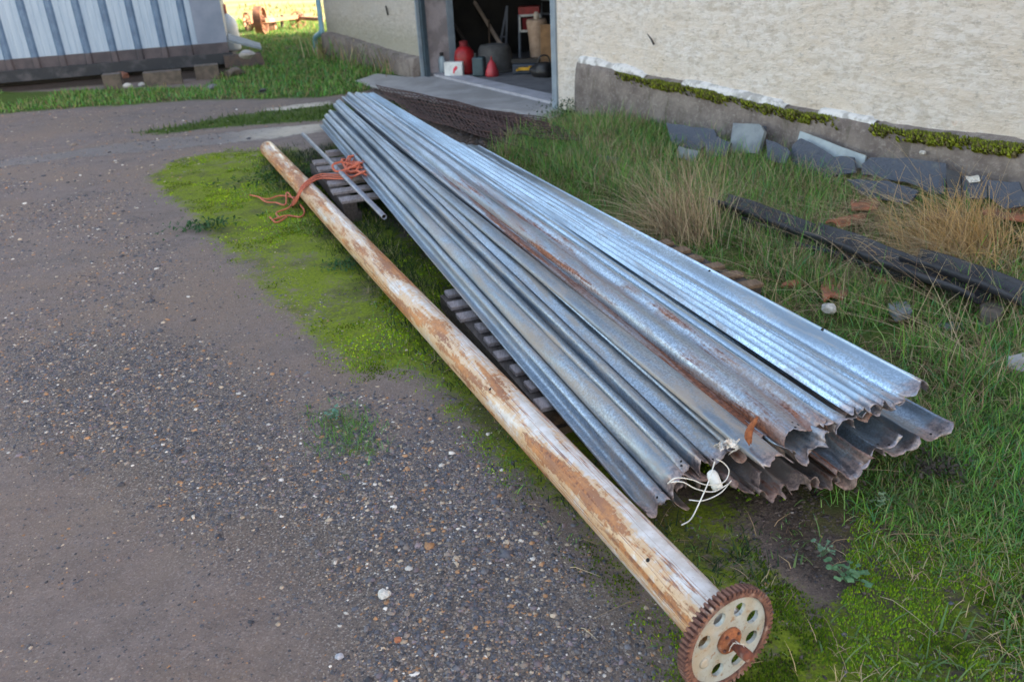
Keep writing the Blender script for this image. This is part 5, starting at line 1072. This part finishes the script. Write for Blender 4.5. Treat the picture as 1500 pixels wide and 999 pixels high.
def flatpoly(name, px, z0, z1, mat, label, cat, th=.014):
    n = len(px); P = [bp(x, y, z0 + (z1 - z0) * (1 - (y - min(q[1] for q in px)) / max(1, max(q[1] for q in px) - min(q[1] for q in px))) * -1 + (z1 - z0)) for x, y in px]
    c = sum(P) / n; nn = np.cross(P[1] - P[0], P[2] - P[0]); 
    U, S_, Vt = np.linalg.svd(np.array(P) - c); nn = Vt[2] if Vt[2][2] > 0 else -Vt[2]; P = [p - nn * ((p - c) @ nn) for p in P]
    if sum(np.cross(P[i] - P[0], P[(i + 1) % n] - P[0]) for i in range(n)) @ nn < 0: P = P[::-1]
    Q = []
    for i in range(n):
        a, b = P[i], P[(i + 1) % n]
        for k in range(4): Q.append(a + (b - a) * k / 4 + np.array([rnd.uniform(-1, 1), rnd.uniform(-1, 1), rnd.uniform(-.5, .5)]) * .005)
    return tag(bevel(obj(name, *slab(Q, th, nn), mat), .002, 1), label, cat)
flatpoly("roof_tile", [(1246, 292), (1290, 291), (1286, 304), (1248, 306)], .12, .15, M_tile, "flat orange tile lying above the pair of ridge tiles", "roof tile")
flatpoly("roof_tile", [(1202, 418), (1214, 402), (1226, 408), (1243, 424), (1236, 436), (1218, 432), (1206, 440)], .01, .06, M_tile, "orange red broken tile among dry stalks right of the pile", "roof tile")
flatpoly("roof_tile", [(1436, 286), (1500, 284), (1530, 300), (1500, 322), (1440, 312)], .10, .2, M_tile, "large red tile leaning at the right edge behind dry grass", "roof tile")
flatpoly("roof_tile", [(1362, 296), (1400, 284), (1420, 292), (1400, 318), (1340, 322)], .08, .16, M_tiled, "dark red tile half buried behind the golden grass clump", "roof tile")
flatpoly("roof_tile", [(1484, 330), (1520, 325), (1530, 352), (1490, 350)], .08, .16, M_tiled, "dark red tile lying below the large red tile at the edge", "roof tile")
flatpoly("roof_tile", [(1280, 398), (1296, 396), (1300, 412), (1284, 412)], .03, .06, M_tile, "small orange tile chip left of the golden grass", "roof tile")
flatpoly("flat_stone", [(1436, 436), (1470, 430), (1478, 444), (1460, 466), (1438, 460)], .05, .08, M_blockc, "grey brown flat stone at the end of the black sheeting", "stone", .05)
flatpoly("flat_stone", [(1300, 444), (1330, 440), (1338, 456), (1312, 462)], .03, .05, M_slatel, "pale blue grey flat stone in the grass near the pile edge", "stone", .03)
for k, (x, y, r, mt, lb) in enumerate(((1214, 452, .035, M_whitestone, "pale chalk lump in the stalks beside the steel pile"), (1290, 216, .0, None, ""), (1500, 535, .06, M_conc, "grey stone cut by the right edge of the view"), (1405, 428, .07, M_blockc, "brown grey stone lying across the black sheeting"), (1352, 224, .02, M_whitestone, "small white chip on the plinth ledge"))):
    if r == 0: continue
    if k == 4: p = wallp(x, y, .10)
    else: p = bp(x, y, .04)
    v, f = rock(p, r, 60 + k, .7, 2, .35); tag(obj("stone", v, f, mt), lb, "stone")
# long black bitumen / gutter pieces
def gutter(pts, wd, label, curl=.05):
    P = catmull([bp(x, y, z) for x, y, z in pts], 6); T = np.gradient(P, axis=0); V = []; k = 9
    for i, p in enumerate(P):
        t = T[i] / np.linalg.norm(T[i]); s = np.array([-t[1], t[0], 0])
        for j in range(k):
            a = math.pi * (j / (k - 1) - .5) * 1.15; V.append(p + s * math.sin(a) * wd / 2 - np.array([0, 0, 1]) * math.cos(a) * curl + np.array(mnoise.noise_vector(Vector(p) * 4)) * .008 + np.array([0, 0, curl]))
    Fc = [(i * k + j, i * k + j + 1, (i + 1) * k + j + 1, (i + 1) * k + j) for i in range(len(P) - 1) for j in range(k - 1)]
    o = obj("gutter_piece", V, Fc, M_bit, smooth=True); s = o.modifiers.new("thickness", 'SOLIDIFY'); s.thickness = .006; return tag(o, label, "gutter")
gutter([(1052, 300, .08), (1085, 312, .09), (1130, 328, .08), (1180, 348, .06)], .15, "short black gutter piece, left end half sunk in the grass")
gutter([(1180, 345, .08), (1240, 366, .09), (1320, 398, .09), (1400, 425, .08), (1440, 445, .06)], .17, "long black gutter piece lying in the weeds below the wall")
gutter([(1170, 366, .02), (1230, 382, .02), (1290, 402, .02), (1350, 422, .02)], .10, "flattened black strip beside the long black gutter")

# ------------------------------------------------------------------ dry grass clumps, weeds, stalks
def stalks(base, n, L, spread, aim, r, cols, droop=.5, seg=7, brush=0.0):
    V = []; Fa = []; C = []; c0 = 0
    for _ in range(n):
        b = np.array([base[0] + rnd.gauss(0, spread), base[1] + rnd.gauss(0, spread)]); z = float(gz(b[0], b[1])); az = aim[0] + rnd.gauss(0, aim[1]); el = min(1.5, max(.15, aim[2] + rnd.gauss(0, aim[3]))); l = L * rnd.uniform(.5, 1.25); col = np.array(rnd.choice(cols)) * rnd.uniform(.8, 1.2)
        p = np.array([b[0], b[1], z]); d = np.array([math.cos(az) * math.cos(el), math.sin(az) * math.cos(el), math.sin(el)]); s = np.cross(d, [0, 0, 1.]); s /= np.linalg.norm(s); dr_ = droop * rnd.uniform(.3, 1.3)
        side = rnd.gauss(0, .12)
        for i in range(seg + 1):
            t = i / seg; ww = r * (1 - .7 * t) * (1 + brush * (t > .8)); q = s * ww
            V += [p - q, p + q, p + np.array([0, 0, ww * 1.2])]
            C += [col] * 3; d2 = d + np.array([0, 0, -dr_ * t]) + s * side * t; d2 /= np.linalg.norm(d2); p = p + d2 * l / seg
            if p[2] < .01: p[2] = .01
        for i in range(seg):
            a = c0 + 3 * i
            for e, f_ in ((0, 2), (2, 1)): Fa += [(a + e, a + f_, a + 3 + f_), (a + e, a + 3 + f_, a + 3 + e)]
        c0 += 3 * (seg + 1)
    return np.array(V), np.array(Fa), np.array(C)
b = bp(1010, 352); s_a = stalks(b, 380, .46, .10, (2.0, .8, .98, .34), .0019, STRAW + DRY + [(.30, .28, .14)], .9)
s_b = stalks(bp(985, 345), 110, .50, .07, (2.6, .6, .7, .25), .0018, STRAW, .8)
bulk("dry_grass_clump", *join(s_a, s_b), M_blade, kind=None, label="fan of pale straw stalks rising beside the middle of the pile's right edge", cat="dry grass")
b = bp(1410, 390); s_a = stalks(b, 900, .34, .13, (2.2, 1.1, .95, .42), .0023, [(.58, .38, .16), (.50, .33, .14), (.62, .45, .24), (.34, .23, .12)], 1.0); s_b = stalks(bp(1400, 400), 260, .42, .10, (3.0, .5, .45, .25), .0019, STRAW, .8)
bulk("dry_grass_clump", *join(s_a, s_b), M_blade, kind=None, label="bushy golden dead grass clump at the right in front of the red tiles", cat="dry grass")
b = bp(1330, 345); bulk("dry_grass_clump", *stalks(b, 300, .36, .14, (3.1, .6, .35, .25), .0018, STRAW, .6), M_blade, kind=None, label="flattened buff grass lying left of the golden clump", cat="dry grass")
b = bp(1480, 290); bulk("dry_grass_clump", *stalks(b, 200, .44, .16, (1.6, .6, 1.3, .2), .0019, STRAW + [(.3, .2, .1)], .3), M_blade, kind=None, label="upright dead stalks standing against the plinth at the right edge", cat="dry grass")
sets = []
for _ in range(430):
    x, y = rnd.uniform(1120, 1500), rnd.uniform(300, 560)
    if y > 300 + (x - 1000) * .62 - 10 and y > 470: continue
    sets.append(stalks(bp(x, y), 2, .42, .02, (rnd.choice([2.5, .6, 3.0, 2.0]), .6, .45, .3), .0017, STRAW + DRY, .7))
for _ in range(160):
    x = rnd.uniform(820, 1200); y = 200 + (x - 820) * .36 + rnd.uniform(-10, 60)
    sets.append(stalks(bp(x, y), 1, .35, .02, (rnd.uniform(0, 6.28), .5, .7, .3), .0012, STRAW, .7))
bulk("loose_stalks", *join(*sets), M_blade, label="long dry grass stalks criss-crossing the rubble strip by the wall")
# scattered straws in the foreground
sets = []
for x, y, az, l in ((1215, 796, .1, .10), (1290, 785, -.2, .12), (1160, 830, 2.3, .07), (1135, 770, .6, .05), (1290, 870, -1.2, .12), (850, 790, -.8, .05), (835, 830, -.7, .07), (770, 740, -.5, .06), (650, 545, 0, .10), (630, 532, .2, .07), (470, 590, -2.4, .06), (1065, 985, .3, .08), (1040, 978, .35, .09), (1240, 690, -.3, .12), (1180, 700, .2, .14), (1120, 850, .9, .06), (930, 880, -2.5, .10), (850, 920, -.9, .08), (1380, 800, .3, .1)):
    sets.append(stalks(bp(x, y), 1, l * 1.3, .001, (az, .05, .12, .02), .0016, STRAW, .2, 5))
bulk("loose_straws", *join(*sets), M_blade, label="single pale straws lying on the moss and gravel")
# leafy weeds
def weed(px, py, n, size, col, label, rl=.012, name="weed_plant"):
    c = bp(px, py); c[2] = gz(c[0], c[1]); e = empty(name, c, label, "weed"); m_ = simple("weed_leaf_%d" % px, col, tuple(x * .7 for x in col), rough=.55, scale=60)
    st = []
    for k in range(n):
        a = rnd.uniform(0, 6.28); d = rnd.uniform(.15, 1) * size; p = c + np.array([math.cos(a) * d, math.sin(a) * d, rnd.uniform(.022, .045)]); st.append(tube(catmull([c, (c + p) / 2 + np.array([0, 0, .012]), p], 3), .0008, 4, False))
        V = [p + np.array([0, 0, .001])]; kk = 9; tl2 = np.array([rnd.uniform(-.3, .3), rnd.uniform(-.3, .3)]); r_ = rl * rnd.uniform(.6, 1.2)
        for j in range(kk):
            b_ = 2 * math.pi * j / kk; rr = r_ * (1 if j % kk else .6); q = np.array([math.cos(b_ + a) * rr, math.sin(b_ + a) * rr * .85]); V.append(p + np.array([q[0], q[1], q @ tl2 + .002 * math.sin(3 * b_)]))
        obj("leaf", V, [(0, 1 + j, 1 + (j + 1) % kk) for j in range(kk)], m_, e, smooth=True)
    obj("stems", *merge(st), m_, e)
weed(1240, 850, 24, .06, (.09, .21, .09), "round leaved green weed on bare soil right of the gear wheel", .011)
weed(1205, 812, 12, .035, (.13, .24, .14), "smaller pale green weed above the round leaved one", .008)
weed(490, 612, 14, .04, (.10, .24, .16), "pale bluish green sprig in the grass tuft left of the pipe", .009)
weed(1290, 740, 14, .035, (.18, .28, .15), "light green leafy sprig below the rusty curled sheet end", .008)
def bramble(px, py, size, n, col, label, h=.12, lr=.012):
    c = bp(px, py); e = empty("leafy_weed", c, label, "weed"); c2 = []; Vv = []; Ff = []; Cc = []
    r = np.random.default_rng(px); P = c[None] + np.c_[r.normal(0, size, n), r.normal(0, size * .7, n), r.random(n) * h]; P[:, 2] += .01
    for i, p in enumerate(P):
        a = r.random() * 6.28; tl = r.normal(0, .6, 2); k0 = len(Vv); d = np.array([math.cos(a), math.sin(a)]); q = np.array([-d[1], d[0]]); l = lr * (.6 + .8 * r.random())
        for x, y in ((-1, 0), (-.2, .5), (1, 0), (-.2, -.5)): v2 = d * x * l + q * y * l; Vv.append(p + np.array([v2[0], v2[1], v2 @ tl]))
        Ff += [(k0, k0 + 1, k0 + 2), (k0, k0 + 2, k0 + 3)]; Cc += [np.array(col) * (.6 + .7 * r.random())] * 4
    bulk("foliage", np.array(Vv), np.array(Ff), np.array(Cc), M_blade, kind='stuff', parent=e, loc=c)
bramble(850, 172, .20, 900, (.045, .085, .03), "dark leafy weeds around the foot of the right door post", .16)
bramble(1050, 178, .10, 500, (.06, .12, .035), "green tuft of weeds growing over the broken slate by the plinth", .18, .014)
bramble(540, 300, .16, 500, (.04, .08, .03), "dark small leaved weeds beneath the thin tube", .05, .010)
bramble(505, 392, .07, 300, (.05, .13, .05), "small green weed tuft left of the pipe", .02, .008)
bramble(300, 335, .12, 300, (.05, .12, .05), "low green weed patch on the mossy mud left of the far pipe", .03, .012)
bramble(430, 262, .22, 900, (.045, .10, .03), "low dark green weeds left of the far end of the rusty pipe", .03, .013)
bramble(1370, 690, .05, 260, (.10, .09, .075), "dead brownish leaf litter at the tip of the lowest right sheet", .02, .008)

# half buried fragments in the weeds
for k, (x, y, r_, mt, nm, lb, ct) in enumerate(((1180, 300, .05, M_slate, "slate_fragment", "small dark slate chip in the grass below the pale slate", "slate"), (1255, 356, .05, M_tiled, "tile_fragment", "mossy brown tile lump between the ridge tiles and the black gutter", "roof tile"),
        (1165, 410, .05, M_tile, "tile_fragment", "dull orange tile bit close to the pallet ends right of the pile", "roof tile"), (1330, 385, .05, M_blockc, "stone", "brown stone under the golden grass left side", "stone"), (1275, 432, .045, M_tile, "tile_fragment", "rust red tile corner below the flattened black strip", "roof tile"),
        (1130, 290, .05, M_blockc, "stone", "earthy brown stone beside the start of the black gutter", "stone"), (1470, 395, .07, M_bit, "black_scrap", "black crumpled scrap right of the golden grass clump", "scrap"), (1440, 372, .06, M_slate, "slate_fragment", "dark slate lump within the golden grass on the right", "slate"),
        (1395, 470, .04, M_slatel, "stone", "greenish grey stone below the end of the black gutter", "stone"), (1048, 232, .06, M_slate, "slate_fragment", "dark slate fragment fallen below the broken slate with the tuft", "slate"), (1150, 262, .05, M_blockc, "stone", "brown earthy stone in the grass before the large dark slate", "stone"))):
    p = bp(x, y, .03); p[2] = gz(p[0], p[1]) + r_ * .15
    v, f = rock(p, r_, 90 + k, .45, 2, .45, (1.3, .8, 1)); tag(obj(nm, v, f, mt), lb, ct)
gutter([(1330, 385, .09), (1390, 402, .10), (1450, 425, .09), (1510, 450, .08)], .16, "black sheeting strip running to the right edge under the golden grass")
gutter([(1060, 316, .02), (1110, 336, .03), (1160, 352, .02)], .08, "thin black strip at the left start of the long gutter")
bramble(1130, 218, .12, 500, (.09, .15, .05), "green weeds growing between the grey green slate and the large dark slate", .14, .014)
bramble(1300, 275, .12, 500, (.10, .13, .05), "yellowish weeds in front of the wide jagged slate", .08, .012)
bramble(1440, 300, .14, 500, (.14, .11, .07), "brown dead weeds around the tiles by the right edge", .14, .012)
bramble(955, 170, .16, 500, (.09, .18, .05), "bright green weeds at the foot of the plinth near the door", .12, .014)

bramble(1190, 262, .14, 420, (.10, .17, .05), "grassy weeds overlapping the foot of the large dark blue slate", .10, .014)
bramble(1075, 236, .12, 420, (.09, .16, .05), "green weeds at the foot of the grey green slate", .08, .013)

# more broken slates stacked along the plinth
for k, (pts, o0, o1, mt, lb) in enumerate((
    ([(1030, 206), (1052, 200), (1070, 210), (1062, 228), (1036, 230)], .46, .24, M_slate, "small dark slate standing in grass between the broken slate and the grey green slate"),
    ([(1122, 204), (1140, 210), (1158, 222), (1150, 240), (1124, 234)], .40, .2, M_slate, "dark slate piece between the grey green slate and the large dark slate"),
    ([(1240, 262), (1300, 266), (1345, 280), (1330, 300), (1262, 286)], .50, .36, M_slate, "dark slate lying flat before the wide jagged slate"),
    ([(1386, 246), (1406, 252), (1408, 288), (1388, 292)], .34, .18, M_bit, "black upright scrap between the wide jagged slate and the small square slate"),
    ([(1446, 262), (1492, 268), (1510, 300), (1470, 306), (1448, 290)], .36, .2, M_slate, "broad dark slate at the right edge under the plinth"),
    ([(994, 214), (1024, 222), (1016, 238), (990, 230)], .56, .44, M_slatel, "greyish slate flake low in the grass below the broken slate"))):
    lean(pts, o0, o1, lb, mt, .018)
